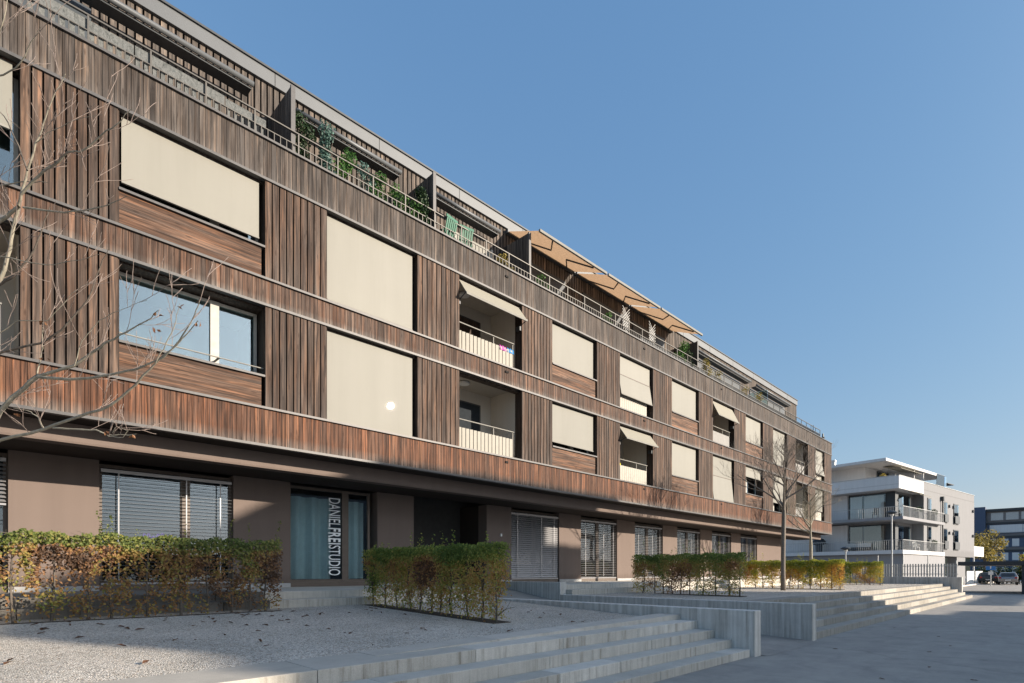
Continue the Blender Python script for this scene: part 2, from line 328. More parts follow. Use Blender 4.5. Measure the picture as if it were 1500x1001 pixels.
# glow added to the sky around the sun, to fill the shade
tc_=wn.nodes.new('ShaderNodeTexCoord'); dp_=wn.nodes.new('ShaderNodeVectorMath'); dp_.operation='DOT_PRODUCT'; dp_.inputs[1].default_value=tuple(SUN)
wn.links.new(tc_.outputs['Generated'],dp_.inputs[0]); mx_=wn.nodes.new('ShaderNodeMath'); mx_.operation='MAXIMUM'; mx_.inputs[1].default_value=0; wn.links.new(dp_.outputs['Value'],mx_.inputs[0])
pw_=wn.nodes.new('ShaderNodeMath'); pw_.operation='POWER'; pw_.inputs[1].default_value=8; wn.links.new(mx_.outputs[0],pw_.inputs[0])
ad_=wn.nodes.new('ShaderNodeMix'); ad_.data_type='RGBA'; ad_.blend_type='ADD'; ad_.clamp_factor=False; ad_.inputs[7].default_value=(8.2,7.8,7.3,1)
wn.links.new(pw_.outputs[0],ad_.inputs[0]); wn.links.new(cb_.outputs[0],ad_.inputs[6]); wn.links.new(ad_.outputs[2],bg.inputs[0]); bg.inputs[1].default_value=.15
sd=bpy.data.lights.new('sun','SUN'); sd.energy=5.0; sd.angle=D2R(.5); sd.color=(1,.87,.72)
so=bpy.data.objects.new('sun',sd); C.objects.link(so); so.rotation_euler=SUN.to_track_quat('Z','Y').to_euler(); so.location=SUN*60
cam=bpy.data.cameras.new('camera'); co=bpy.data.objects.new('camera',cam); C.objects.link(co)
co.location=(0,0,H); co.rotation_euler=(math.pi/2,0,-(math.pi/2-th)); cam.sensor_width=36; cam.lens=F/1500*36
cam.shift_y=(HY-500.5)/1500; cam.clip_end=3000; cam.clip_start=.1
S=bpy.context.scene; S.camera=co
S.view_settings.view_transform='Standard'; S.view_settings.look='None'; S.view_settings.gamma=1; S.view_settings.exposure=.9
# ------------------------------------------------------------------ ground
def struct(o): return tag(o,kind='structure')
g=MB(); g.quad((-600,-600,0),(900,-600,0),(900,900,0),(-600,900,0)); struct(g.build('ground',M['asphalt']))
FD=12.4; X0=-7.2; X1=45.63; WY=14.7
def sheet(name,x0,x1,rows,m):   # rows (y,z)
    s=MB()
    for (ya,za),(yb,zb) in zip(rows,rows[1:]): s.quad((x0,ya,za),(x1,ya,za),(x1,yb,zb),(x0,yb,zb))
    return struct(s.build(name,m))
sheet('gravel_bed',-12,10.2,[(5.9,.600),(6.25,.622),(8,.69),(11.16,.82)],M['gravel'])
sheet('gravel_bed',13.76,43.0,[(5.9,.785),(8,.79),(11.16,.815)],M['gravel'])
sheet('path',10.5,13.46,[(3.9,.004),(9,.25),(14.6,1.1),(23,1.14)],M['asphalt'])
M['hill']=plain('added hill',(.05,.055,.03),.95,0,.45,.15)  # unseen hills, added to darken what the window glass reflects
s=MB(); n_=90
for i in range(n_):
    a0=2*math.pi*i/n_; a1=2*math.pi*(i+1)/n_
    def hp(a,r,zz): return (r*math.cos(a),r*math.sin(a),zz)
    def hz(a): 
        b0=math.cos(a-(math.pi/2+th*0+.0)); 
        return (9+3*math.sin(3*a)+1.6*math.sin(11*a+1)+.9*math.sin(29*a))*(1. if math.sin(a)<.15 else .35)
    s.quad(hp(a0,260,-1),hp(a1,260,-1),hp(a1,290,hz(a1)),hp(a0,290,hz(a0))); s.quad(hp(a0,290,hz(a0)),hp(a1,290,hz(a1)),hp(a1,420,hz(a1)*1.4),hp(a0,420,hz(a0)*1.4))
struct(s.build('added_hills',M['hill']))
# stairs --------------------------------------------------------------
def blocks(mb,x0,x1,y0,y1,z0,z1,lmin=1.3,lmax=2.6):
    x=x0
    while x<x1-.01:
        l=min(U(lmin,lmax),x1-x)
        if x1-(x+l)<.4: l=x1-x
        mb.box(x+.003,x+l-.003,y0,y1,z0,z1); x+=l
st=empty('stairs',(0,4.1,0),'near wide concrete steps rising to the gravel bed below the studio hedge','stairs')
NY=[4.11,4.45,4.79,5.13]; NZ=[.135,.29,.445,.60]
zb=-.1
for i,(y,z) in enumerate(zip(NY,NZ)):
    y1=NY[i+1]-.003 if i<3 else 5.93
    s=MB(); blocks(s,-11,10.195,y,y1,zb,z); s.build('step',M['conc'],st,bevel=.008)
s=MB()
xs=[3.3,5.2,7.1,8.7,10.195]
for a,b_ in zip(xs,xs[1:]):
    za=.604+.095*(a-3.3)/6.9; z2=.604+.095*(b_-3.3)/6.9; e=.003
    s.hex([(a+e,5.5,.596),(b_-e,5.5,.596),(b_-e,5.935,.596),(a+e,5.935,.596),(a+e,5.5,za),(b_-e,5.5,z2),(b_-e,5.935,z2),(a+e,5.935,za)])
s.build('kerb',M['conct'],st)
st2=empty('stairs',(28,4.1,0),'far long concrete steps with the sunlit end beside the fence wall','stairs')
NZ2=[.165,.33,.495,.66,.82]; NY2=[4.11,4.45,4.79,5.13,5.47]
for i,(y,z) in enumerate(zip(NY2,NZ2)):
    y1=NY2[i+1]-.003 if i<4 else 5.9
    s=MB(); blocks(s,13.765,42.995,y,y1,-.1,z,1.5,2.4); s.build('step',M['conc2'],st2,bevel=.01)
def wall_thing(name,label,boxes,m):
    o=MB()
    for b_ in boxes: o.box(*b_)
    ob=o.build(name,m,bevel=.012); return tag(ob,label,'wall')
wall_thing('retaining_wall','low concrete wall closing off the right end of the near steps',[(10.2,10.5,4.03,14.6,-.1,.84)],M['concw'])
wall_thing('retaining_wall','board-marked concrete wall at the left end of the far steps',[(13.46,13.76,4.05,11.4,-.1,.83)],M['concw'])
wall_thing('retaining_wall','concrete wall under the grey picket fence beside the white building',[(43.0,43.3,4.6,13.,-.1,1.23)],M['concw'])
# ------------------------------------------------------------------ main building
B=empty('apartment_building',(20,14,0),'long timber-clad apartment building with cream blinds and terraces along its top','building')
def part(mb,name,m,parent=None,**k): return mb.build(name,m,parent or B,**k)
OS=[-2.0,2.05,6.13,10.18,14.26,18.29,22.31,26.31,30.24,34.18,38.02,41.96]
OE=[.67,4.69,8.71,12.76,16.77,20.71,24.81,28.76,32.62,36.44,40.4,43.93]
FL=[(5.13,7.38),(7.96,10.14)]
# core: dark body behind everything
s=MB(); s.box(X0,X1-.05,16.2,24,1.1,10.2); part(s,'core',M['room'])
s=MB(); s.box(X0,X1-.01,12.52,24,4.32,4.6); s.box(X0,X1-.01,12.52,24,7.55,7.8); s.box(X0,X1-.01,12.52,24,10.25,10.5); part(s,'floor_slab',M['cream'])
# right end wall + left end
s=MB(); s.box(X1-.25,X1-.06,12.6,24,4.6,10.25); s.box(X0,X0+.2,12.6,24,4.6,10.25); part(s,'end_wall',M['reveal'])
s=MB()
y=12.46
while y<24: s.box(X1-.06,X1,y,y+.1,4.3,11.0); y+=.115
part(s,'end_cladding',M['band2'])
# bands
for nm,z0,z1,zm,m in (('timber_band',4.30,5.13,5.13,M['band1']),('timber_band',7.38,7.96,7.96,M['band2']),('timber_band',10.14,11.03,11.03,M['band3'])):
    s=MB(); x=X0
    while x<X1-.02:
        wd=U(.082,.108); s.box(x+.0038,min(x+wd,X1)-.0038,FD+U(-.003,.003),FD+.011,z0+.05,z1-.02); x+=wd
    bo=part(s,nm,m)
    k=MB(); k.box(X0,X1-.01,FD+.05,FD+.12,z0+.01,z1-.01); k.build('backing',M['dark'],bo)
    k=MB(); k.box(X0,X1+.01,FD-.025,FD+.10,z0-.005,z0+.05)
    k.box(X0,X1+.015,FD-.05,FD+.13,z1-.018,z1+.03); k.build('coping',M['strip'],bo)
# pillars of battens
def pillar(x0,x1,z0,z1):
    s=MB(); n=max(2,round((x1-x0)/.155)); p=(x1-x0)/n
    for i in range(n):
        a=x0+i*p; s.box(a+.006,a+p-.022,FD+.012,FD+.042,z0+.03+.01,z1-.006)
    o=part(s,'timber_pillar',M['batten'])
    k=MB(); k.box(x0+.01,x1-.01,FD+.105,FD+.20,z0+.03,z1); k.build('backing',M['dark'],o)
for (z0,z1) in FL:
    pillar(X0,OS[0],z0,z1)
    for i in range(len(OS)): pillar(OE[i],OS[i+1] if i+1<len(OS) else X1-.02,z0,z1)
# opening infill
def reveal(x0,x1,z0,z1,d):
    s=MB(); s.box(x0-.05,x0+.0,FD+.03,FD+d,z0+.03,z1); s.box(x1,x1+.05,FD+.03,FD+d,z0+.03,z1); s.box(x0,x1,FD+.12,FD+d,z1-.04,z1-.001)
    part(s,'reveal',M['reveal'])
def blind(x0,x1,zt,zb,tilt=0.,line=None,y=FD+.13):
    s=MB(); a,b_=x0+.05,x1-.09
    zk=zb if not tilt else (line if line else zb+.6)
    s.box(a,b_,y,y+.006,zk,zt)
    if tilt: s.slab([(a,y-tilt,zb),(b_,y-tilt,zb),(b_,y,zk),(a,y,zk)],.006)
    o=part(s,'window_blind',M['blind'])
    k=MB(); k.box(a,b_,y-tilt-.02,y-tilt+.025,zb-.035,zb); k.build('bottom_bar',M['blindbar'],o)
    if line: k=MB(); k.box(a,b_,y-.02,y-.003,line-.014,line+.014); k.build('fold_bar',M['frame_b'],o)
    return o
def window(x0,x1,zs,zt,mull=None,gl='glass',fr='frame_l',y=FD+.42,deep=1.2):
    s=MB(); t=.06
    s.box(x0,x0+t,y,y+.07,zs,zt); s.box(x1-t,x1,y,y+.07,zs,zt); s.box(x0+t,x1-t,y,y+.07,zt-t,zt); s.box(x0+t,x1-t,y,y+.07,zs,zs+t)
    ms=mull or []
    for m_ in ms: s.box(m_-.085,m_+.085,y-.015,y+.07,zs+.001,zt-.001)
    o=part(s,'window',M[fr])
    k=MB(); xs=[x0+t]+sum([[m_-.085,m_+.085] for m_ in ms],[])+[x1-t]
    for i in range(0,len(xs),2): k.box(xs[i],xs[i+1],y+.03,y+.04,zs+t,zt-t)
    k.build('pane',M[gl],o)
    k=MB(); k.quad((x0,y+deep,zs),(x1,y+deep,zs),(x1,y+deep,zt),(x0,y+deep,zt)); k.quad((x0,y+.1,zs-.01),(x1,y+.1,zs-.01),(x1,y+deep,zs-.01),(x0,y+deep,zs-.01))
    k.quad((x0,y+.1,zs),(x0,y+deep,zs),(x0,y+deep,zt),(x0,y+.1,zt)); k.quad((x1,y+.1,zs),(x1,y+deep,zs),(x1,y+deep,zt),(x1,y+.1,zt)); k.build('room',M['room'],o)
    return o
def sillpanel(x0,x1,z0,zs):
    s=MB(); h=(zs-.05-z0-.035)/4
    for i in range(4): s.box(x0,x1-.07,FD+.045,FD+.08,z0+.035+i*h+.002,z0+.035+(i+1)*h-.002)
    o=part(s,'sill_panel',M['sillwood'])
    k=MB(); k.box(x0,x1-.07,FD+.09,FD+.41,z0+.03,zs-.05); k.build('backing',M['dark'],o)
    k=MB(); k.box(x0-.01,x1-.005,FD-.01,FD+.45,zs-.045,zs); k.build('sill',M['strip'],o)
def loggia(x0,x1,z0,z1,closed=False,gray=False):
    s=MB(); zc=z1+.10; yb=13.9
    s.box(x0-.25,x0-.06,12.72,yb,z0,zc); s.box(x1,x1+.2,12.72,yb,z0,zc); s.box(x0-.25,x1+.2,yb,yb+.1,z0,zc)
    s.box(x0-.06,x1,12.72,yb,zc,zc+.06)
    o=part(s,'loggia',M['cream'])
    k=MB(); k.box(x0-.06,x1,12.6,yb,z0-.02,z0+.02); k.build('floor',M['concw'],o)
    k=MB(); k.box(x0-.18,x1-.55,yb-.04,yb-.012,z0+.03,z1-.32); k.build('balcony_door',M['doorglass' if z0<6 else 'reveal'],o)
    k=MB(); k.box(x0-.185,x1-.47,yb-.008,yb-.004,z0+.03,z1-.26); 
    k.build('door_frame',M['frame'],o)
    k=MB(); k.lathe([(.17,0),(.17,.05),(.13,.07)],x0+.9,13.3,zc-.08,16); k.build('ceiling_lamp',M['whitep'],o,smooth=False)
    r=MB(); yr=12.56
    n=int((x1-x0-.30)/.15)
    for i in range(n):
        xx=x0+.12+i*.15; r.rbox(xx,yr,z0+.05,z0+.66,.105,.012,D2R(-14))
    bo=part(r,'balustrade',M['slat'] if not gray else M['greyslat'])
    k=MB(); k.box(x0+.02,x1-.22,yr-.012,yr+.016,z0+.885,z0+.912)
    for xx in (x0+.04,(x0+x1)/2+.2,x1-.25): k.box(xx-.015,xx+.015,yr+.02,yr+.045,z0+.03,z0+.879)
    k.build('handrail',M['blindbar'],bo)
    reveal(x0,x1,z0,z1,.33)
def dropawn(x0,x1,zt,proj=.55,drop=.42):
    s=MB(); y=FD+.10
    s.slab([(x0+.04,y-proj,zt-drop),(x1+.02-.06,y-proj,zt-drop),(x1-.06,y,zt-.02),(x0+.04,y,zt-.02)],.008)
    o=part(s,'awning',M['awn'])
    k=MB(); k.box(x0+.03,x1-.03,y-proj-.03,y-proj+.0,zt-drop-.05,zt-drop+.012); k.build('front_bar',M['blindbar'],o)
    k=MB(); k.box(x0+.03,x1-.05,y+.0,y+.1,zt-.07,zt-.005); k.build('cassette',M['frame_l'],o)
    k=MB()
    for xx in (x0+.025,x1-.045): k.tube([(xx,y-proj,zt-drop),(xx,y+.05,zt-drop-.14)],.014); k.box(xx-.03,xx+.03,y-.06,y+.12,zt-drop-.24,zt-drop-.1)
    k.build('arm',M['metal_d'],o)
for k_,(x0,x1) in enumerate(zip(OS,OE)):
    for fl,(z0,z1) in enumerate(FL):
        key=(k_-1,fl+1)   # module index from the photo, floor 1 / 2
        m_,f_=key
        if key in ((2,1),(2,2),(4,1),(6,2),(9,1),(9,2),(-1,1)):
            loggia(x0,x1,z0,z1,gray=(m_ in (6,9)))
            if key in ((2,2),(4,1),(6,2)): dropawn(x0,x1,z1-.08,.34,.50 if m_!=6 else .74)
            continue
        if key in ((4,2),(10,1),(10,2)):
            loggia(x0,x1,z0,z1)
            if key==(4,2): blind(x0,x1,z1-.04,z0+.62,.13,z0+1.42)
            elif key==(10,2): blind(x0,x1,z1-.04,z0+.45,.15,z0+1.2)
            else: blind(x0,x1,z1-.04,z0+.75)
            continue
        sill=m_ in (0,3,5,7)
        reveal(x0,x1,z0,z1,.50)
        zs=z0+.73 if sill else z0+.04
        if sill: sillpanel(x0,x1,z0,zs)
        wd=x1-x0
        if key==(0,1):
            window(x0,x1-.03,zs,z1-.07,[x0+wd*.66],'glass_sky')
            k=MB(); k.tube([(x0,FD+.12,zs+.17),(x1,FD+.12,zs+.17)],.014,8); k.box(x0+wd*.66-.02,x0+wd*.66+.02,FD+.125,FD+.40,zs+.16,zs+.18); part(k,'window_rail',M['blindbar'])
        elif key==(7,1):
            window(x0,x1,zs,z1-.07,[x0+wd*.42],'glass_sky'); blind(x0,x1,z1-.04,z1-.55)
        elif key==(-1,2):
            window(x0,x1,zs,z1-.07,[x0+wd*.5],'glass'); blind(x0,x1,z1-.04,z0+1.05)
        elif key==(3,1):
            window(x0,x1,zs,z1-.07,[x0+wd*.6],'glass_sky'); blind(x0,x1,z1-.04,zs+.20)
        elif key==(8,1):
            window(x0,x1,zs,z1-.07,[x0+wd*.5],'glass'); blind(x0,x1,z1-.04,z0+.62)
        elif key==(6,1):
            window(x0,x1,zs,z1-.07,[x0+wd*.5],'glass'); blind(x0,x1,z1-.04,zs+.02,.12,z0+1.25)
        elif key==(0,2):
            window(x0,x1,zs,z1-.07,[x0+wd*.66],'glass'); blind(x0,x1,z1-.05,zs+.20)
        elif key==(1,2):
            window(x0,x1,zs,z1-.07,[x0+wd*.5],'glass'); blind(x0,x1,z1-.05,z0+.14)
        else:
            window(x0,x1,zs,z1-.07,[x0+wd*.5],'glass'); blind(x0,x1,z1-.045,zs+.015)
# overflow spouts on the bands
s=MB()
for x in (-1.2,12.05,20.0,27.2):
    for z in (4.98,7.80,10.78): s.box(x-.06,x+.06,FD-.03,FD+.02,z-.03,z+.03)
part(s,'overflow_spout',M['dark'])
# soffit, beam, ground floor wall
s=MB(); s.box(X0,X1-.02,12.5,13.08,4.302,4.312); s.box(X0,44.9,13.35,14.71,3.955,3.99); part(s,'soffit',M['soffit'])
s=MB(); s.box(X0,45.3,13.05,13.35,3.94,4.315); part(s,'beam',M['plaster'])
GW=[(X0,-5.0),(-2.0+.0,-2.0)]
walls=[(X0,-3.4),(.62,2.07),(4.78,6.21),(8.86,10.17),(13.3,14.54),(17.29,18.72),(21.4,22.88),(25.48,26.95),(29.57,31.01),(33.6,35.01),(37.62,42.78)]
gwin=[(-3.4,.62),(2.07,4.78),(6.21,8.86),(14.54,17.29),(18.72,21.4),(22.88,25.48),(26.95,29.57),(31.01,33.6),(35.01,37.62)]
for a,b_ in walls: s=MB(); s.box(a,b_,WY,WY+.45,1.12,3.955); part(s,'ground_floor_wall',M['plaster'])
s=MB(); s.box(42.55,42.78,WY+.45,24,1.12,3.955); part(s,'ground_floor_wall',M['plaster'])
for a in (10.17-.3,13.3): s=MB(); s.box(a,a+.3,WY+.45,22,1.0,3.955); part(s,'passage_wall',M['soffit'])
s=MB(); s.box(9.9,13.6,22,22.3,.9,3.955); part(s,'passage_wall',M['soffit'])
M['base']=plain('white base strip',(.36,.36,.355),.6)
for a,b_ in walls: s=MB(); s.box(a+.002,b_-.002,WY-.03,WY+.02,1.135,1.25); part(s,'base_strip',M['base'])
s=MB(); s.box(13.95,14.02,WY-.05,WY,2.85,2.95); part(s,'door_sensor',M['whitep'])
def gwindow(a,b_,m_):
    y=WY+.14; zs,zt=1.27,3.9; s=MB(); t=.07
    s.box(a,a+t,y,y+.08,zs,zt); s.box(b_-t,b_,y,y+.08,zs,zt); s.box(a+t,b_-t,y,y+.08,zt-t,zt); s.box(a+t,b_-t,y,y+.08,zs,zs+t)
    for mm in m_: s.box(mm-.1,mm+.1,y-.01,y+.08,zs+.001,zt-.001)
    s.box(a,b_,y-.1,y+.1,1.13,zs-.002)
    o=part(s,'shop_window',M['frame_b'])
    return o,y,zs,zt
def venetian(o,a,b_,zb,zt,y,tilt,pitch=.078,depth=.07):
    s=MB(); z=zb; dy=depth/2*math.cos(tilt); dz=depth/2*math.sin(tilt)
    while z<zt:
        s.slab([(a,y-dy,z-dz),(b_,y-dy,z-dz),(b_,y+dy,z+dz),(a,y+dy,z+dz)],.004); z+=pitch
    vb=s.build('venetian_blind',M['venet' if pitch<.08 else 'venetd'],o)
    k=MB()
    for f in (.12,.62,.9): xx=a+(b_-a)*f; k.box(xx-.012,xx+.012,y-.05,y-.045,zb,zt)
    k.box(a,b_,y-.04,y+.04,zt,zt+.07); k.box(a,b_,y-.035,y+.035,zb-.09,zb-.05)
    k.build('blind_ladder',M['venet'],vb)
for i,(a,b_) in enumerate(gwin):
    if i==2: continue
    o,y,zs,zt=gwindow(a,b_,[a+(b_-a)*(.62 if i==1 else .5)])
    k=MB(); k.box(a+.07,b_-.07,y+.03,y+.042,zs+.07,zt-.07); k.build('pane',M['glass_g'],o)
    if i!=0: venetian(o,a+.03,b_-.03,1.36,3.72,WY+.06,D2R(2 if i==1 else (64 if i==3 else 16)),*((.082,.045) if i==1 else ()))
    else: venetian(o,a+.03,b_-.03,2.95,3.72,WY+.06,D2R(40))
    k=MB(); k.quad((a,18,zs),(b_,18,zs),(b_,18,zt+.05),(a,18,zt+.05)); k.quad((a,y+.15,zs),(b_,y+.15,zs),(b_,18,zs),(a,18,zs)); k.quad((a,y+.15,zt+.04),(b_,y+.15,zt+.04),(b_,18,zt+.04),(a,18,zt+.04))
    k.quad((a,y+.1,zs),(a,18,zs),(a,18,zt),(a,y+.1,zt)); k.quad((b_,y+.1,zs),(b_,18,zs),(b_,18,zt),(b_,y+.1,zt)); k.build('room',M['room'],o)
    if i>=3:
        k=MB()
        for xx in (a+.5,b_-.7): k.box(xx,xx+.55,y+.9,y+.98,3.62,3.66)
        k.build('ceiling_light',M['lamp'],o)
# studio window: curtains and lettering
a,b_=gwin[2]; o,y,zs,zt=gwindow(a,b_-.18,[7.88])
k=MB(); k.box(a+.07,b_-.25,y+.03,y+.042,zs+.07,zt-.07); k.build('pane',M['glass_dim'],o)
def curtain(x0,x1,yb,seed):
    s=MB(); rr=random.Random(seed); n=int((x1-x0)/.02); ph=0; P=[]
    for i in range(n+1):
        x=x0+(x1-x0)*i/n; ph+=rr.uniform(.12,.42); P.append((x,yb+.075*math.sin(ph)+.03*math.sin(ph*.37)))
    for (xa,ya),(xb,yb2) in zip(P,P[1:]): s.quad((xa,ya,zs+.08),(xb,yb2,zs+.08),(xb+.004,yb2,zt-.25),(xa+.004,ya,zt-.25),.5)
    return s.build('curtain',M['curtain'],o)
curtain(6.25,7.60,y+.28,3); curtain(8.02,8.66,y+.28,9)
k=MB(); k.quad((a,17,zs),(b_,17,zs),(b_,17,zt),(a,17,zt)); k.quad((a,y+.1,zs),(b_,y+.1,zs),(b_,17,zs),(a,17,zs)); k.build('room',M['room'],o)
def text_mesh(txt,bold):
    cu=bpy.data.curves.new('txt','FONT'); cu.body=txt; cu.size=1; cu.resolution_u=4; cu.extrude=.004; cu.offset=bold; cu.space_character=1.0 if bold<.01 else 1.13
    ob=bpy.data.objects.new('txt',cu); C.objects.link(ob); dg=bpy.context.evaluated_depsgraph_get()
    me=bpy.data.meshes.new_from_object(ob.evaluated_get(dg)); bpy.data.objects.remove(ob); return me
segs=[('DANIEL',.0),('FREI',.024),('STUDIO',.0)]
vs=[]; fs=[]; off=0.
for t_,bd in segs:
    me=text_mesh(t_,bd); co_=[tuple(v.co) for v in me.vertices]; mn=min(c[0] for c in co_); mxx=max(c[0] for c in co_); o0=len(vs)
    vs+=[(c[0]-mn+off,c[1],c[2]) for c in co_]; fs+=[tuple(i+o0 for i in p.vertices) for p in me.polygons]; off+=mxx-mn+.13; bpy.data.meshes.remove(me)
hgt=max(v[1] for v in vs); ztop,zbot=3.66,1.42; xl,xr=7.38,7.74; ylet=y+.012
s=MB(); s.add([(xl+(xr-xl)*(v[1]/hgt), ylet-v[2]*.5, ztop-(ztop-zbot)*v[0]/off) for v in vs],fs,.5)
# reading downwards: letter tops point to the right
lt=s.build('lettering',M['sign'],o)
# neon script behind the left blinds
k=MB(); P=[]
for i in range(60):
    t_=i/59; P.append((3.12+.62*t_,16.0,2.42+.05*math.sin(t_*40)+.04*math.sin(t_*13)+.03*t_))
k.tube(P,.011,5); n_=k.build('neon_script',M['neon']); tag(n_,'purple neon script glowing behind the slatted ground floor blinds','neon sign')
# plinth with two steps
pl=empty('plinth',(10,11.5,.8),'stepped concrete plinth running along the foot of the timber building','plinth')
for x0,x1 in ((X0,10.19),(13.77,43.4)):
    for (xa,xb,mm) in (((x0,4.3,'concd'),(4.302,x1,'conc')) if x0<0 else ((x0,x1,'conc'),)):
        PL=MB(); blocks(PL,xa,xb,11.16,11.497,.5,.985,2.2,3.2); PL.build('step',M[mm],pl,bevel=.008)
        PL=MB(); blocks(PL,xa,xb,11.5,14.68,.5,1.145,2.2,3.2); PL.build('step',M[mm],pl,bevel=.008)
PL=MB(); PL.box(13.46,13.765,11.402,14.68,-.1,1.22); PL.build('cheek_wall',M['concw'],pl,bevel=.008)
# ------------------------------------------------------------------ penthouse and terrace
PY=13.8; PX1=42.2
s=MB(); x=X0
while x<PX1:
    s.box(x+.012,x+.122,PY-.05,PY,11.0,13.42); x+=.15
pw=part(s,'penthouse_cladding',M['pentwood'])
s=MB(); s.box(X0,PX1,PY+.002,23,10.5,13.42); s.build('penthouse_wall',M['dark'],pw)
s=MB(); s.box(X0,PX1+.05,PY-.12,23.1,13.42,13.74); 
rf=part(s,'roof_fascia',M['fascia'])
k=MB(); k.box(X0,PX1+.07,PY-.16,23.2,13.742,13.79)
k.build('roof_edge',M['metal_d'],rf)
s=MB(); x=X0+1
while x<PX1: s.box(x,x+.012,PY-.124,PY-.118,13.425,13.738); x+=2.9
s.build('fascia_joint',M['dark'],rf)
s=MB(); s.box(X0,X1-.1,12.53,PY-.06,10.55,10.6); part(s,'terrace_floor',M['concw'])
def pwin(a,b_,m_,z0=10.65,z1=13.0,gl='glass'):
    s=MB(); s.box(a,b_,PY-.09,PY-.055,z0,z1); o=part(s,'terrace_window',M[m_])
for a,b_ in ((-4,1.8),(13.6,16.5),(17.6,20.4),(21.2,23.9),(26.0,32.6),(34,39.8)): pwin(a,b_,'anth',10.65,12.75)
pwin(11.1,12.6,'blind',10.65,12.35)
for a,b_ in ((11.0,11.1),(12.6,12.7)): pwin(a,b_,'frame_l',10.65,12.4)
s=MB()
for x in (26.4,28,29.6,31.2,34.6,36,37.6): s.box(x,x+.9,PY-.095,PY-.085,11.2,12.0)
part(s,'terrace_pane',M['greyf'])
def partition(x,z1,m_='pentwood',y0=12.5):
    s=MB(); yy=y0+.06
    while yy<PY-.06: s.box(x-.04,x+.04,yy+.004,min(yy+.14,PY-.06)-.004,10.6,z1); yy+=.14
    o=part(s,'partition',M[m_]); k=MB(); k.box(x-.05,x+.05,y0,y0+.055,10.6,z1+.02); k.build('edge_post',M['strip'],o)
partition(5.35,12.66); partition(9.35,12.70); partition(13.23,12.70); partition(24.9,12.55,'metal_d')
s=MB(); s.box(33.5,33.56,12.5,13.6,10.6,12.25); part(s,'glass_partition',M['glass'])
# railing
rl=MB(); rz=11.03; YR=12.47
x=X0+.1; i=0
while x<43.2:
    post=(i%7==0)
    rl.box(x-(.014 if post else .0065),x+(.014 if post else .0065),YR-.015,YR+.015,rz+.03,rz+(.555 if post else .275)); x+=.138; i+=1
rl.box(X0,43.2,YR-.012,YR+.012,rz+.277,rz+.295)
ro=part(rl,'terrace_railing',M['rail'])
k=MB(); k.box(X0,43.2,YR-.02,YR+.02,rz+.555,rz+.58); k.build('handrail',M['rail'],ro)
s=MB()
xs=[-6.5,-1.6,.9,2.3,3.9,4.75]
for a,b_ in zip(xs,xs[1:]): 
    s.box(a+.01,b_-.01,YR+.03,YR+.04,rz+.29,rz+.53-U(0,.06))
    q=a+.02
    while q<b_-.08: s.box(q,q+.075,YR+.03,YR+.038,rz+.03,rz+.288); q+=.138
s.build('privacy_screen',M['screen'],ro)
s=MB(); s.box(19.9,42.,YR+.05,YR+.06,rz+.03,rz+.26); s.build('lower_screen',M['anth'],ro)
s=MB(); s.tube([(42.1,12.6,rz),(42.1,12.6,rz+.75)],.02); s.tube([(44.6,12.7,rz),(44.6,12.7,rz+.62)],.055,8); s.box(44.5,44.75,12.6,12.8,rz+.3,rz+.36); s.box(44.5,44.9,12.6,13.2,rz+.02,rz+.12); part(s,'roof_vent',M['metal_d'])
s=MB(); s.box(39,44.6,12.62,12.66,rz+.05,rz+.2); part(s,'terrace_upstand',M['metal_d'])
# retracted awning cassettes
for a,b_ in ((-5.2,4.75),(5.75,8.75),(9.75,12.6),(25.4,33.0),(33.9,39.6)):
    s=MB(); s.tube([(a,13.27,12.80),(b_,13.27,12.80)],.058,14); o=part(s,'awning_cassette',M['fascia'],smooth=True)
    k=MB(); k.box(a+.03,b_-.03,13.31,13.60,12.70,12.75); k.build('shade_box',M['metal_d'],o)  # dark box added to thicken the black shadow band below the tube
# extended awnings
for a,b_ in ((13.32,16.95),(17.12,20.75),(20.92,24.55)):
    s=MB(); yb,zb_,yf,zf=13.62,13.28,12.15,12.66
    nseg=6
    for j in range(nseg):
        xa=a+(b_-a)*j/nseg; xb=a+(b_-a)*(j+1)/nseg
        s.quad((xa,yf,zf),(xb,yf,zf),(xb,yb,zb_),(xa,yb,zb_),.5)
    o=part(s,'terrace_awning',M['awnt'])
    k=MB(); k.box(a-.03,b_+.03,yf-.05,yf+.02,zf-.05,zf+.035); k.build('front_bar',M['blindbar'],o)
    k=MB(); k.box(a-.03,b_+.03,yb-.02,yb+.12,zb_-.05,zb_+.08); k.build('cassette',M['fascia'],o)
    k=MB()
    for xs_,d_ in ((a+.55,.85),(b_-.55,-.85)):
        def on(t,xx): return (xx,yb+(yf-yb)*t,zb_+(zf-zb_)*t-.07)
        k.tube([on(.04,xs_),on(.5,xs_+d_),on(.97,xs_+d_*.15)],.028,6)
    k.build('folding_arm',M['metal_d'],o)
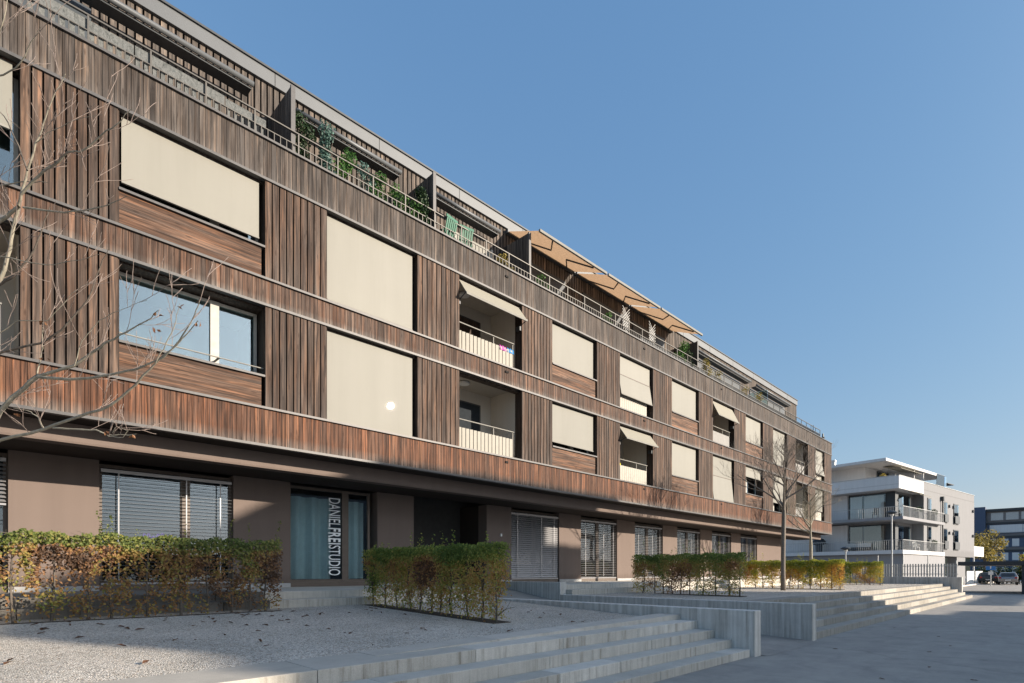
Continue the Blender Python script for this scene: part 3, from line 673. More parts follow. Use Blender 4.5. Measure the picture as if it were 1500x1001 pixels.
# ------------------------------------------------------------------ terrace plants and things
def crown_leaves(mb,c,rad,n,size,flat=1.):
    for _ in range(n):
        d=Vector((random.gauss(0,1),random.gauss(0,1),random.gauss(0,1))).normalized(); q=U(.45,1.05)
        mb.leaf((c[0]+d.x*rad[0]*q,c[1]+d.y*rad[1]*q,c[2]+d.z*rad[2]*q),size*U(.7,1.3),d+Vector((U(-.8,.8),U(-.8,.8),U(-.3,.9))))
def potted(x,y,z,h,w_,m_,label,n=260,size=.09,clumps=5,name='potted_plant',group='plants on the roof terrace'):
    o=empty(name,(x,y,z),label,'plant',group)
    s=MB(); s.lathe([(.13,0),(.17,.28),(.18,.3),(.15,.3)],x,y,z,14); s.build('pot',M['pot'],o)
    s=MB()
    for j in range(clumps):
        tz=z+.35+(h-.35)*U(.25,1); dx=U(-w_,w_)*.6; s.tube([(x,y,z+.28),(x+dx*.4,y+U(-.05,.05),z+.3+(tz-z)*.5),(x+dx,y+U(-.1,.1),tz)],[.012,.009,.004],5)
    s.build('stem',M['bark2'],o)
    s=MB()
    for j in range(clumps):
        cz=z+.32+(h-.32)*(j+.5)/clumps; crown_leaves(s,(x+U(-.5,.5)*w_,y+U(-.12,.12),cz),(w_*U(.35,.6),.22,(h-.3)/clumps*U(.6,1.1)),n//clumps,size)
    s.build('foliage',M[m_],o); return o
TZ=10.6
for x,h,w_,m_,lb,n in ((5.72,1.95,.28,'dgreen','tall dark shrub climbing beside the first terrace partition',420),
    (6.25,1.95,.3,'blugreen','blue green conifer behind the terrace railing next to the dark shrub',380),
    (6.75,1.6,.36,'green','bright green leafy plant left of the middle on the planted terrace',300),
    (7.3,1.55,.34,'blugreen','silvery low plant among bright green ones on the planted terrace',260),
    (7.75,1.4,.34,'green','bright green bushy plant right of the silvery one on the planted terrace',260),
    (8.3,1.35,.34,'green','low green plant at the centre right of the planted terrace railing',220),
    (8.75,1.3,.3,'green','short green plant beside the round dark shrub on the terrace',200),
    (9.05,1.85,.32,'dgreen','round dark shrub in front of the second terrace partition',420),
    (14.2,1.2,.3,'green','small green plant behind the railing under the first open awning',150),
    (12.4,1.2,.3,'yellow','pale dried plant left of the third terrace partition',150),
    (17.9,1.25,.3,'green','small green plant under the second open awning',150),
    (23.7,1.75,.55,'green','large green bush left of the dark metal partition',420),
    (24.45,1.7,.42,'dgreen','dark leafy bush touching the dark metal partition',300),
    (26.0,1.6,.5,'yellow','yellow leafed shrub right of the dark metal partition',300),
    (27.6,1.35,.5,'yellow','pale yellow shrub further right behind the dark railing screen',200),
    (30.6,1.25,.4,'yellow','low ochre plant in the middle of the far terrace',140),
    (32.9,1.4,.5,'yellow','yellow plant beside the glass partition near the far terrace end',220)):
    potted(x,12.72,TZ,.55+(h-.55)*.84,w_*1.15,m_,lb,int(n*2.2),.078)
def chair(x,y,z,m_,label,rz,name='garden_chair'):
    o=empty(name,(x,y,z),label,'chair'); 
    c,n_=math.cos(rz),math.sin(rz)
    def T(p): return (x+p[0]*c-p[1]*n_,y+p[0]*n_+p[1]*c,z+p[2])
    def bx(mb,x0,x1,y0,y1,z0,z1,lean=0.):
        mb.hex([T((x0,y0,z0)),T((x1,y0,z0)),T((x1,y1,z0)),T((x0,y1,z0)),T((x0,y0+lean,z1)),T((x1,y0+lean,z1)),T((x1,y1+lean,z1)),T((x0,y1+lean,z1))])
    s=MB(); bx(s,-.24,.24,-.23,.22,.42,.46); s.build('seat',M[m_],o)
    s=MB()
    for j in range(6): bx(s,-.22+j*.075,-.17+j*.075,.2,.23,.47,1.02,.14)
    bx(s,-.24,.24,.34,.37,1.0,1.08); s.build('backrest',M[m_],o)
    for sx in (-.22,.19):
        for sy in (-.22,.19): s=MB(); bx(s,sx,sx+.035,sy,sy+.035,0,.42); s.build('leg',M[m_],o)
    s=MB()
    for sx in (-.28,.24): bx(s,sx,sx+.04,-.22,.26,.64,.67)
    s.build('armrest',M[m_],o); return o
chair(9.85,12.78,TZ,'tealp','green plastic garden chair with slatted back beside the second partition',D2R(190))
chair(10.55,12.82,TZ,'tealp','second green plastic chair half hidden behind the railing bars',D2R(170))
def trellis(x,y,z,label):
    s=MB()
    for j in range(-3,6):
        for sg in (1,-1):
            p0=(x-.25,y,z+.12*j+ (0 if sg>0 else .5)); p1=(x+.25,y,z+.12*j+(.5 if sg>0 else 0))
            if min(p0[2],p1[2])>z-.2 and max(p0[2],p1[2])<z+1.2: s.tube([p0,p1],.009,5)
    o=s.build('trellis',M['whitep']); return tag(o,label,'trellis','white trellises on the terrace')
trellis(19.2,12.75,11.25,'white lattice trellis under the second open awning'); trellis(21.2,12.75,11.25,'white lattice trellis under the third open awning')
# cloths on the loggia balustrades
for x,m_,lb in ((12.05,'mag','magenta cloth hung over the upper loggia balustrade'),(12.38,'cyan','blue cloth hung over the upper loggia balustrade beside the magenta one')):
    s=MB()
    for j in range(6):
        xa=x-.13+j*.045; s.quad((xa,12.535+.012*(j%2),8.52),(xa+.045,12.535+.012*((j+1)%2),8.52),(xa+.045,12.57,8.68-.02*((j+1)%3)),(xa,12.57,8.68-.02*(j%3)))
    o=s.build('cloth',M[m_]); md=o.modifiers.new('solid','SOLIDIFY'); md.thickness=.02; tag(o,lb,'cloth')
s=MB(); s.lathe([(.02,0),(.10,.05),(.13,.12),(.10,.19),(.02,.24)],18.55,12.72,5.72,12); tag(s.build('ball',M['yel'],smooth=True),'round yellow object on the lower loggia balustrade under the small awning','ball')
s=MB(); s.box(19.6,20.1,13.84,13.88,5.95,6.6); part(s,'wall_picture',M['reveal'])
# ------------------------------------------------------------------ hedges
def hedge(x0,x1,y0,y1,z0,z1,label,m_='hedge',dens=1.0,thin=0.,alongx=False,seed=1,shift=0.,tb=.6,slope=0.):
    random.seed(seed)
    o=empty('hedge',((x0+x1)/2,(y0+y1)/2,z0),label,'hedge','clipped hornbeam hedges on the gravel')
    ln=(x1-x0) if alongx else (y1-y0); wd=(y1-y0) if alongx else (x1-x0); hh=z1-z0
    def P(a,b_,z): return (x0+a,y0+b_,z0+z) if alongx else (x0+b_+shift*(a/ln),y0+a,z0+z+slope*(a/ln)*(1-z/hh))
    s=MB(); a=.12; st=[]
    while a<ln-.08:
        st.append(a); a+=U(.28,.5)
    tw=s
    for a in st:
        p=[P(a+U(-.02,.02),wd/2+U(-.04,.04),zz) for zz in (-.03,.3,.62,.95,hh-.1)]; s.tube(p,[U(.018,.026),.017,.014,.010,.004],6)
        for _ in range(int(26)):
            z=U(.1,hh); b0=P(a,wd/2,z); e=P(a+U(-.3,.3),wd/2+U(-.5,.5)*wd,min(z+U(.02,.3),hh+.04)); m1=[(b0[i]*.5+e[i]*.5)+U(-.03,.03) for i in range(3)]
            tw.tube([b0,m1,e],[.006,.004,.002],4,cap=False)
    s.build('stem',M['bark2'],o)
    lf=MB(); n=int(ln*hh*5000*dens)
    blobs=[(U(0,ln),U(0,hh),U(.15,.5),U(-.5,.5)) for _ in range(int(ln*5))]
    holes=[(U(0,ln),U(.05,hh*.72),U(.05,.16)) for _ in range(int(ln*7*(1+thin)))]
    i=0
    while i<n:
        a=U(-.02,ln+.02); z=hh*(R()**.72); b_=wd*(.5+random.triangular(-.58,.58,0) if R()<.45 else R())
        zr=z/hh
        keep=1.0 if zr>.72 else (.34+.70*zr/.72)*(1-thin*(.8 if not alongx else .85*max(0,min(1,(5.6-a)/2.2)))) if zr>.05 else .25
        i+=1
        if R()>keep: continue
        bad=False
        for (ha,hz,hr) in holes:
            if (a-ha)**2+((z-hz)*.8)**2<hr*hr: bad=True; break
        if bad and R()<.82: continue
        edge=0.03*math.sin(a*7.3)+.025*math.sin(a*17+1)
        zz=z+ (edge*zr*.8)
        t=tb-.42*(zr>.78)*(zr-.6)*2.2
        for (ba,bz,br,bv) in blobs:
            if (a-ba)**2+(z-bz)**2<br*br: t+=bv*.55
        t+=random.gauss(0,.14)
        if zr>.86: t=min(t,U(.05,.5))
        if alongx: nn=Vector((U(-.6,.6),-1+U(-.5,.7),U(-.2,.9)))
        else: nn=Vector((-1+U(-.5,.7) if b_<wd*.55 else U(.2,1),U(-.7,.5),U(-.2,.9)))
        lf.leaf(P(a,b_,zz),U(.034,.066),nn,min(.999,max(0,t)))
    # free shoots on top
    for _ in range(int(ln*3.2)):
        a=U(.1,ln); h2=U(.06,.36)*(1 if R()<.65 else 1.4); lean=U(-.08,.08); b0=P(a,wd*U(.3,.7),hh-.05); e=P(a+lean,wd*U(.3,.7),hh+h2)
        for q in range(int(7+h2*34)):
            f=R(); lf.leaf([b0[i]+(e[i]-b0[i])*f+U(-.03,.03) for i in range(3)],U(.032,.055),None,U(.02,.42))
    lf.build('foliage',M[m_],o)
    s=MB(); 
    for _ in range(1): s.hex([P(0,0,-.05),P(ln,0,-.05),P(ln,wd,-.05),P(0,wd,-.05),P(0,0,.006),P(ln,0,.006),P(ln,wd,.006),P(0,wd,.006)])
    s.build('soil_strip',M['soil'],o)
    return o
hedge(-4.6,4.35,10.66,11.06,.80,2.14,'sparse hedge along the wall at the left edge with bare lower stems',dens=.74,thin=.9,alongx=True,seed=11,m_='hedge_dim',tb=.68)
hedge(6.50,6.92,7.0,11.1,.655,2.05,'dense hedge in the shade before the studio window and dark passage',dens=1.1,seed=12,shift=-.2,tb=.5,slope=.16)
hedge(16.75,17.25,7.04,10.9,.80,2.13,'shaded green hedge in front of the slatted ground floor windows',dens=.95,seed=13,tb=.5)
hedge(26.15,26.65,6.75,10.9,.80,2.06,'yellow hedge behind the slim tree trunk',m_='hedgey',dens=.9,seed=14)
hedge(37.4,37.9,7.6,10.9,.80,2.15,'farthest sunlit yellow hedge beside the fence',m_='hedgey',dens=.8,seed=15)
random.seed(99)
# ------------------------------------------------------------------ trees
def grow(s,lv,p,d,l,r,depth,n_child=4,up=.25,spread=.75,maxd=4):
    pts=[Vector(p)]; d=Vector(d).normalized(); nseg=5 if depth<2 else 4; rs=[r]
    for i in range(nseg):
        d=(d+Vector((U(-.16,.16),U(-.16,.16),U(-.1,.16)+up*.12))).normalized(); pts.append(pts[-1]+d*l/nseg); rs.append(max(.0022,r*(1-.72*(i+1)/nseg)))
    s.tube(pts,rs,7 if depth<2 else (5 if depth<3 else 4),cap=False)
    if depth>=maxd:
        return
    k=n_child if depth<2 else n_child-1+int(R()*2)
    for j in range(k):
        f=U(.25,.98); idx=min(int(f*nseg),nseg-1); q=pts[idx].lerp(pts[idx+1],f*nseg-idx)
        a=d.orthogonal().normalized(); ang=U(0,6.28); a=a*math.cos(ang)+d.cross(a)*math.sin(ang)
        nd=(d*(1-spread*.5)+a*spread*U(.6,1.1)+Vector((0,0,up))).normalized()
        grow(s,lv,q,nd,l*U(.42,.68),max(.003,rs[idx]*U(.45,.62)),depth+1,n_child,up,spread,maxd)
def bare_tree(x,y,z,hf,ht,r,label,seed,m_='bark',limbs=7):
    random.seed(seed)
    o=empty('bare_tree',(x,y,z),label,'tree','young bare trees on the gravel')
    s=MB(); P=[]; rs=[]
    for i in range(9):
        t=i/8; P.append((x+.03*math.sin(t*7+seed),y+.03*math.cos(t*5+seed),z-.05+(ht)*t)); rs.append(r*(1.25 if i==0 else 1)*(1-.0*t)*(1 if t<hf/ht else max(.05,1-(t-hf/ht)/(1-hf/ht)*.97)*.55))
    s.tube(P,rs,10); s.build('trunk',M[m_],o,smooth=True)
    b_=MB()
    for j in range(limbs*2):
        f=hf+(ht-hf)*(.0 if j<limbs*.7 else U(.05,.8)); ang=6.28*j/limbs+U(-.3,.3); ln=(ht-f)*U(.62,.88) if j<limbs else (ht-f)*U(.4,.7)
        grow(b_,None,(x,y,z+f+U(-.1,.15)),(math.cos(ang),math.sin(ang),U(.5,1.3)),max(.5,ln),r*.5*(1-.6*(f-hf)/(ht-hf)),1,5,.30,.7,4)
    b_.build('branch',M[m_],o); return o
bare_tree(23.95,8.28,.8,3.35,6.2,.085,'slim bare tree standing in front of the yellow hedge',5,'bark3')
bare_tree(33.6,10.2,.8,3.0,6.0,.085,'pale sunlit bare tree behind the yellow hedge',8)
# near tree left of the picture: trunk outside the frame, limbs reaching in
def at(u,v,d): 
    a=(u-CX)/F; return Vector((d*(cc+a*ss),d*(ss-a*cc),H+d*(HY-v)/F))
random.seed(21)
lt_=empty('bare_tree',(-.35,8.55,.75),'near bare tree with lichened limbs reaching in from the left edge','tree','young bare trees on the gravel')
s=MB(); s.tube([(-.35,8.55,.65),(-.36,8.54,1.4),(-.33,8.56,2.6),(-.38,8.55,4.2),(-.34,8.5,5.6),(-.3,8.52,7.2)],[.12,.10,.09,.07,.045,.012],10); s.build('trunk',M['bark'],lt_,smooth=True)
br=MB(); dl=MB(); tw=MB()
limbs=[ # (points u,v), depth start/end, radius start/end, dark
 ([(-60,700),(-20,655),(0,603),(28,575),(54,552)],5.85,5.6,.027,.020,0),
 ([(54,552),(109,536),(142,512),(157,501),(185,487),(215,470),(232,455)],5.6,5.2,.016,.003,0),
 ([(54,552),(100,556),(144,552),(200,541),(240,524),(268,495),(290,470)],5.6,5.1,.017,.003,0),
 ([(54,552),(60,520),(62,505),(62,470)],5.6,5.5,.008,.002,0),
 ([(-60,690),(0,645),(64,629),(114,611),(162,594),(200,563),(228,532),(262,500),(285,462),(292,440)],5.9,5.0,.019,.003,0),
 ([(228,532),(240,512),(258,470),(263,445)],5.15,5.0,.006,.002,0),
 ([(78,627),(110,629),(141,630),(165,638),(200,636)],5.65,5.5,.011,.003,0),
 ([(165,634),(172,625),(188,632)],5.5,5.45,.004,.002,0),
 ([(141,630),(160,640),(180,641),(190,628)],5.5,5.4,.005,.002,0),
 ([(64,628),(57,612),(46,604),(20,598)],5.7,5.8,.009,.003,0),
 ([(-70,560),(0,517),(60,503),(90,484),(129,439),(147,391),(159,364)],6.4,6.0,.016,.003,1),
 ([(-60,450),(3,415),(20,405),(43,378),(63,333),(73,303)],6.4,6.1,.017,.004,1),
 ([(-60,470),(1,409),(15,364),(21,327),(27,303),(31,285),(40,250),(52,210),(64,180),(75,150),(96,108)],6.0,5.4,.021,.003,0),
 ([(31,285),(57,258),(81,241),(99,223),(117,223),(151,196),(169,184),(193,160)],5.6,5.1,.013,.003,0),
 ([(34,304),(80,310),(120,309),(157,301),(185,288)],5.6,5.2,.011,.003,0),
 ([(27,303),(10,318),(-40,345)],5.7,5.9,.016,.02,0),
 ([(40,250),(28,215),(12,180),(-10,150)],5.5,5.6,.009,.003,1),
 ([(-30,120),(5,110),(30,92),(45,62),(60,40)],5.9,5.6,.010,.002,0),
 ([(-40,250),(0,272),(40,266),(70,268)],5.9,5.6,.009,.003,0),
 ([(-40,390),(0,376),(45,385),(80,388),(120,381),(150,372)],5.9,5.4,.007,.002,0),
 ([(-30,80),(-5,60),(5,30),(12,-10)],6.,5.8,.012,.003,0),
 ([(-20,500),(25,470),(70,470),(105,430),(130,415)],6.1,5.8,.006,.002,0),
 ([(109,536),(120,500),(145,470),(175,455),(215,440)],5.45,5.2,.005,.0015,0),
 ([(52,210),(80,190),(110,176),(150,168)],5.45,5.3,.004,.0015,0),
]
tips=[]
for pts,d0,d1,r0,r1,dk in limbs:
    n=len(pts); P=[at(u,v,d0+(d1-d0)*i/(n-1)) for i,(u,v) in enumerate(pts)]
    # subdivide with a little wobble
    Q=[P[0]]
    for a,b_ in zip(P,P[1:]):
        for t in (.33,.67): Q.append(a.lerp(b_,t)+Vector((U(-1,1),U(-1,1),U(-1,1)))*.008)
        Q.append(b_)
    m=len(Q); rs=[max(.0018,r0+(r1-r0)*i/(m-1)) for i in range(m)]
    (dl if dk else br).tube(Q,rs,8 if r0>.012 else 5,cap=False)
    tips.append(Q[-1])
    for i in range(2,m-1):
        if R()<.42:
            dr=(Q[i+1]-Q[i]).normalized(); a=dr.orthogonal().normalized(); ang=U(0,6.28); a=a*math.cos(ang)+dr.cross(a)*math.sin(ang)
            grow(tw,None,Q[i],dr*.8+a*U(.4,.9)+Vector((0,0,.3)),U(.14,.55),max(.0014,min(.0035,rs[i]*.4)),2,3,.2,.62,3)
            if R()<.12: tips.append(Q[i]+a*.08)
br.build('limb',M['bark'],lt_,smooth=True); dl.build('limb',M['bark2'],lt_,smooth=True); tw.build('twig',plain('twig bark',(.24,.19,.165),.9,0,.3,20),lt_)
s=MB()
for p in tips[:12]:
    for q in range(1+int(R()*2)): s.leaf(p+Vector((U(-.04,.04),U(-.04,.04),-.03)),U(.045,.07),None,U(.4,1))
s.build('last_leaf',M['deadleaf'],lt_)
# fallen leaves on gravel and steps (individual)
random.seed(5)
lm=MB(); lm.add([(-.04,0,.004),(-.01,.022,.018),(.03,.016,.012),(.05,0,.006),(.03,-.018,.016),(-.01,-.02,.008)],[(0,3,2,1),(0,5,4,3)],.4)
l0=lm.build('fallen_leaf',M['deadleaf']); tag(l0,'curled brown leaf lying on the gravel in front of the near hedges','leaf','fallen leaves on the gravel')
def gz(y): return .62+(y-5.93)/2.07*.07 if y<8 else .69+(y-8)/3.16*.13
for i in range(110):
    x=U(.2,9.6); y=U(6.1,10.6) if R()<.6 else U(9.2,10.6); c=l0 if i==0 else l0.copy()
    if i: C.objects.link(c)
    sc=U(.7,1.5); c.location=(x,y,gz(y)+.004); c.rotation_euler=(U(-.3,.3),U(-.3,.3),U(0,6.28)); c.scale=(sc,sc*U(.7,1),sc)
for i,(x,y) in enumerate(((13.2,1.9),(14.6,1.75),(11.1,1.6),(9.4,1.9),(16.5,2.2),(12.4,3.3),(18.2,3.4),(10.2,.95))):
    c=l0.copy(); C.objects.link(c); c['label']='brown fallen leaf lying on the shaded asphalt road'; c['group']='fallen leaves on the road'
    c.location=(x,y,.005); c.rotation_euler=(0,0,U(0,6.28)); c.scale=(1.1,1,1)
# ------------------------------------------------------------------ fence by the white building
f=empty('picket_fence',(43.15,9,1.23),'grey metal picket fence on the concrete wall before the white building','fence')
s=MB(); y=4.85
while y<13: s.box(43.12,43.16,y,y+.07,1.25,2.06+ (0.0)); y+=.145
s.build('picket',M['metal_l'],f); s=MB(); s.box(43.17,43.19,4.8,13,1.4,1.44); s.box(43.17,43.19,4.8,13,1.9,1.94)
s.build('rail',M['metal_l'],f)
for y,h in ((4.9,2.0),(6.3,2.35),(7.6,2.45),(9.0,2.4)):
    s=MB(); s.tube([(43.24,y,1.23),(43.24,y,h+.25)],.03,8); o=s.build('fence_post',M['metal_l'],f)
# street lamps
def lamp(x,y,h,label):
    o=empty('street_lamp',(x,y,0),label,'street lamp'); s=MB(); s.tube([(x,y,0),(x,y,h)],[.07,.05],10); s.build('pole',M['metal_l'],o)
    s=MB(); s.lathe([(.05,0),(.35,.10),(.38,.16),(.20,.26),(.05,.3)],x,y,h-.05,16); s.build('lamp_head',M['anth'],o)
    s=MB(); s.lathe([(.10,-.12),(.16,0),(.10,.04)],x,y,h-.05,12); s.build('glass',M['whitep'],o)
lamp(50.5,9.6,6.0,'tall street lamp in front of the corner of the white building')
lamp(52.0,13.1,3.4,'short street lamp between the hedge and the white building')
# ------------------------------------------------------------------ white building
CW=(63.2-.139,11.66-.990,0); W=empty('apartment_building',CW,'white rendered apartment block with corner balconies and a flat overhanging roof','building',rz=D2R(-8))
def wp(mb,name,m_,parent=None,**k): return mb.build(name,M[m_],parent or W,local=True,**k)
s=MB()
s.box(2.6,24.7,2.0,16,3.3,10.0); s.box(7.4,24.7,1.0,2.0,3.3,10.0)
s.box(7.4,24.7,1.003,1.25,10.003,10.85)
s.box(24.45,24.7,1.25,16,10.0,10.85)
wp(s,'wall','white')
s=MB(); s.box(.71,2.6,1.0,16,9.62,10.0); s.box(2.6,7.4,1.0,2.0,9.62,10.0); s.box(.71,.96,1.0,16,10.0,10.9); s.box(.96,7.4,1.0,1.25,10.0,10.85); wp(s,'parapet','whited')
s=MB(); s.box(.66,24.75,.95,1.3,10.86,10.90); s.box(.66,1.0,1.3,16,10.905,10.94); wp(s,'parapet_cap','metal_l')
# recess the corner: dark glass rooms set in front of the core
for z0,z1 in ((3.65,6.45),(6.85,9.6)):
    s=MB(); s.box(2.2,2.59,6.2,16,z0,z1); wp(s,'wall','whited')
    s=MB(); s.box(2.5,2.58,2.6,6.2,z0,z1-.1); o=wp(s,'window','anth')
    k=MB(); k.box(2.44,2.46,2.75,6.05,z0+.1,z1-.2); k.build('pane',M['glass_dim'],o,local=True)
    k=MB(); k.box(2.47,2.495,4.9,6.0,z0+.1,z1-.25); k.box(2.47,2.495,2.9,4.7,z0+.1,z1-.25); k.build('curtain',M['frame_l'] if z0<5 else M['whited'],o,local=True)
    s=MB(); s.box(2.3,3.1,1.85,2.55,z0,z1-.1); wp(s,'corner_column','anth')
    s=MB(); s.box(3.2,6.6,1.93,1.99,z0,z1-.2); o=wp(s,'window','anth')
    k=MB(); k.box(3.3,4.6,1.89,1.91,z0+.1,z1-.3); k.box(4.7,6.4,1.89,1.91,z0+.1,z1-.3); k.build('pane',M['glass'],o,local=True)
    # balcony slab and railing
    s=MB(); s.box(0,11.9,.45,1.0,z0-.38 if z0<5 else z0-.28,z0); s.box(0,2.6,1.0,13,z0-.38 if z0<5 else z0-.28,z0); s.box(2.6,7.4,1.0,2.0,z0-.30,z0); o=wp(s,'balcony','whited' if z0<5 else 'greyr')
    k=MB()
    t_=.5
    while t_<13: k.box(.05,.07,t_,t_+.02,z0,z0+.95); t_+=.19
    q=.05
    while q<11.8: k.box(q,q+.02,.49,.51,z0,z0+.95); q+=.19
    k.box(.03,.09,.47,13,z0+.95,z0+.99); k.box(.03,11.85,.46,.52,z0+.95,z0+.99); k.build('railing',M['metal_l'],o,local=True)
    s=MB(); s.box(.4,.6,-.7,-.5,z0,z1-.0) ; 
for (a,b_) in ((8.4,9.5),(13.3,14.6),(16.8,18.5)):
    for z0 in (4.0,6.95):
        s=MB(); s.box(a,b_,.94,.995,z0,z0+2.35); o=wp(s,'window','metal_d')
        k=MB(); k.box(a+.1,b_-.1,.92,.935,z0+.95,z0+2.25) ; k.build('pane',M['glass'],o,local=True)
        k=MB(); k.box(a+.05,b_-.05,.80,.83,z0+.1,z0+.95); k.build('french_balcony',M['anth'],o,local=True)
for a in (15.2,16.6,23.9):
    for z0 in (5.7,8.7): s=MB(); s.lathe([(.07,0),(.09,.1),(.09,.32),(.05,.36)],a,.9,z0,8); wp(s,'wall_lamp','anth')
s=MB(); s.tube([(12.7,.85,0),(12.7,.85,9.3)],.07,8); s.box(12.5,12.9,.7,.99,9.3,9.75); wp(s,'downpipe','metal_d')
# penthouse
s=MB(); s.box(3.2,17,4.9,15,10.0,12.5); wp(s,'penthouse_wall','whited')
s=MB(); s.box(6.2,16.8,4.8,4.88,10.3,12.4); o=wp(s,'penthouse_window','anth'); k=MB()
for q in (6.4,8.5,10.6,12.7,14.8): k.box(q,q+1.9,4.74,4.77,10.4,12.3)
k.build('pane',M['glass'],o,local=True)
s=MB(); s.box(1.0,18.6,2.2,15.6,12.5,12.78); wp(s,'roof','whited')
for a in (9.2,12.,): s=MB(); s.box(a,a+.12,2.4,4.79,10.9,12.5); wp(s,'terrace_column','whited')
s=MB(); s.box(12.4,15.6,1.3,1.33,10.95,12.3); wp(s,'glass_screen','glass_dim')
s=MB(); s.box(18.2,18.5,2.2,2.5,10.9,12.5); wp(s,'terrace_column','whited')
s=MB(); s.slab([(4.2,2.0,12.1),(10.2,2.0,12.1),(10.2,3.6,12.42),(4.2,3.6,12.42)],.04); wp(s,'awning','awn')
s=MB(); s.box(18.7,21,2.,3.4,11.9,11.98); s.box(18.7,21,2.,3.4,11.35,11.42); wp(s,'side_canopy','metal_d')
s=MB(); s.slab([(4.0,.3,9.2),(7.2,.3,9.2),(7.2,1.3,9.58),(4.0,1.3,9.58)],.04); wp(s,'awning','awn')
s=MB(); s.tube([(3.5,8.1,12.78),(3.5,8.1,13.6)],.22,12); s.tube([(3.5,8.1,13.6),(3.5,8.1,13.75)],.27,12); wp(s,'chimney','metal_l')
# base
s=MB(); s.box(.4,12.5,.6,14,0,3.24); wp(s,'base_wall','greyr')
s=MB(); s.box(0.02,12.4,-.86,-.7,0.,.0001); 
for a,b_ in ((18.5,21.6),(12.6,13.3)): s=MB(); s.box(a,b_,1.1,2.0,0,3.3); wp(s,'pillar','white')
s=MB(); s.box(14,18.4,6,6.2,0,3.3); wp(s,'garage_wall','metal_d')
s=MB(); s.box(24.72,30.5,1.4,5,3.5,4.75); wp(s,'side_balcony','whitep')
s=MB(); s.tube([(27,1.6,0),(27,1.6,3.5)],.09,8); s.box(23.5,26.4,1.4,1.5,0,1.65); s.box(27,30,1.4,1.5,0,1.65); wp(s,'side_post','whitep')
s=MB(); s.slab([(25,1.8,4.75),(27,1.8,4.75),(25.6,2.4,7.0),(25,2.4,7.2)],.05); wp(s,'folded_parasol','red')
def wl(x,y,z): 
    a=D2R(-8); return (CW[0]+x*math.cos(a)-y*math.sin(a),CW[1]+x*math.sin(a)+y*math.cos(a),z)
def lounger(p,label,m_='anth'):
    o=empty('outdoor_sofa',p,label,'sofa'); x,y,z=p
    s=MB(); s.box(x-.4,x+.4,y-1.1,y+1.1,z+.15,z+.42); s.build('seat',M[m_],o,bevel=.04)
    s=MB(); s.box(x+.25,x+.42,y-1.1,y+1.1,z+.42,z+.85); s.build('backrest',M['whitep'],o,bevel=.04)
    s=MB()
    for sx in (-.35,.3):
        for sy in (-1.05,1.0): s.box(x+sx,x+sx+.06,y+sy,y+sy+.06,z,z+.15)
    s.build('leg',M['metal_d'],o)
lounger(wl(1.7,5.0,3.65),'pale outdoor sofa on the lower corner balcony')
for p,lb,sx in ((wl(1.2,8.6,3.65),'covered grill on the lower white balcony beside the timber building',1.),(wl(1.2,8.9,6.85),'round dark covered furniture on the upper white balcony',1.)):
    o=empty('covered_grill',p,lb,'grill'); s=MB(); s.lathe([(.30,0),(.34,.75),(.62,.9),(.62,1.2),(.40,1.45),(.1,1.5)],p[0],p[1],p[2],14); s.build('cover',M['anth'],o); s=MB(); s.box(p[0]-.35,p[0]+.35,p[1]-.75,p[1]+.75,p[2]+.88,p[2]+.93); s.build('side_shelf',M['metal_d'],o)
def planter(p,label,m_,pm='anth',lx=1.2):
    o=empty('planter',p,label,'planter'); x,y,z=p; s=MB(); s.box(x-lx/2,x+lx/2,y-.18,y+.18,z,z+.75); s.build('box',M[pm],o,bevel=.02)
    s=MB(); crown_leaves(s,(x,y,z+.95),(lx*.5,.3,.35),220,.16); s.build('foliage',M[m_],o)
planter(wl(5.4,.85,6.85),'large dark planter on the upper balcony of the white building','dgreen',lx=1.8)
planter(wl(9.6,.75,6.85),'dark planter near the downpipe on the upper balcony','dgreen')
planter(wl(9.6,.75,3.65),'dark planter box near the downpipe on the lower balcony','dgreen')
planter(wl(2.6,3.0,10.2),'yellow shrub on the penthouse terrace of the white building','yellow',lx=1.6)
chair(*wl(3.6,1.2,3.65),'metal_d','dark chair on the lower balcony behind the lamp post',.3)
chair(*wl(6.2,1.3,3.65),'whitep','white chair on the lower balcony of the white building',1.2)
chair(*wl(1.2,3.2,6.85),'metal_d','dark chair on the upper balcony at the corner',2.)
# ------------------------------------------------------------------ carport canopy, sign, cars, far things
cp=empty('carport',(55,-2,0),'low flat dark carport canopy at the right edge of the road','carport')
s=MB(); s.box(52,60,-14,5.8,2.02,2.3); s.build('roof',M['metal_d'],cp,bevel=.02)
s=MB(); s.box(52.2,59.8,-14,2.35,0,2.018); s.build('wall',M['anth'],cp)
sg=empty('traffic_sign',(78,5.95,0),'small blue traffic sign on a pole in front of the parked cars','sign'); s=MB(); s.tube([(78,5.95,0),(78,5.95,2.6)],.04,8); s.build('pole',M['metal_l'],sg)
s=MB(); s.box(77.95,77.98,5.55,6.35,1.75,2.55); s.build('plate',M['blue'],sg); s=MB(); s.box(77.95,77.98,5.75,6.15,1.25,1.6); s.build('lower_plate',M['whitep'],sg)
s=MB(); 
s.box(77.93,77.945,5.9,6.0,1.9,2.4); s.build('symbol',M['whitep'],sg)
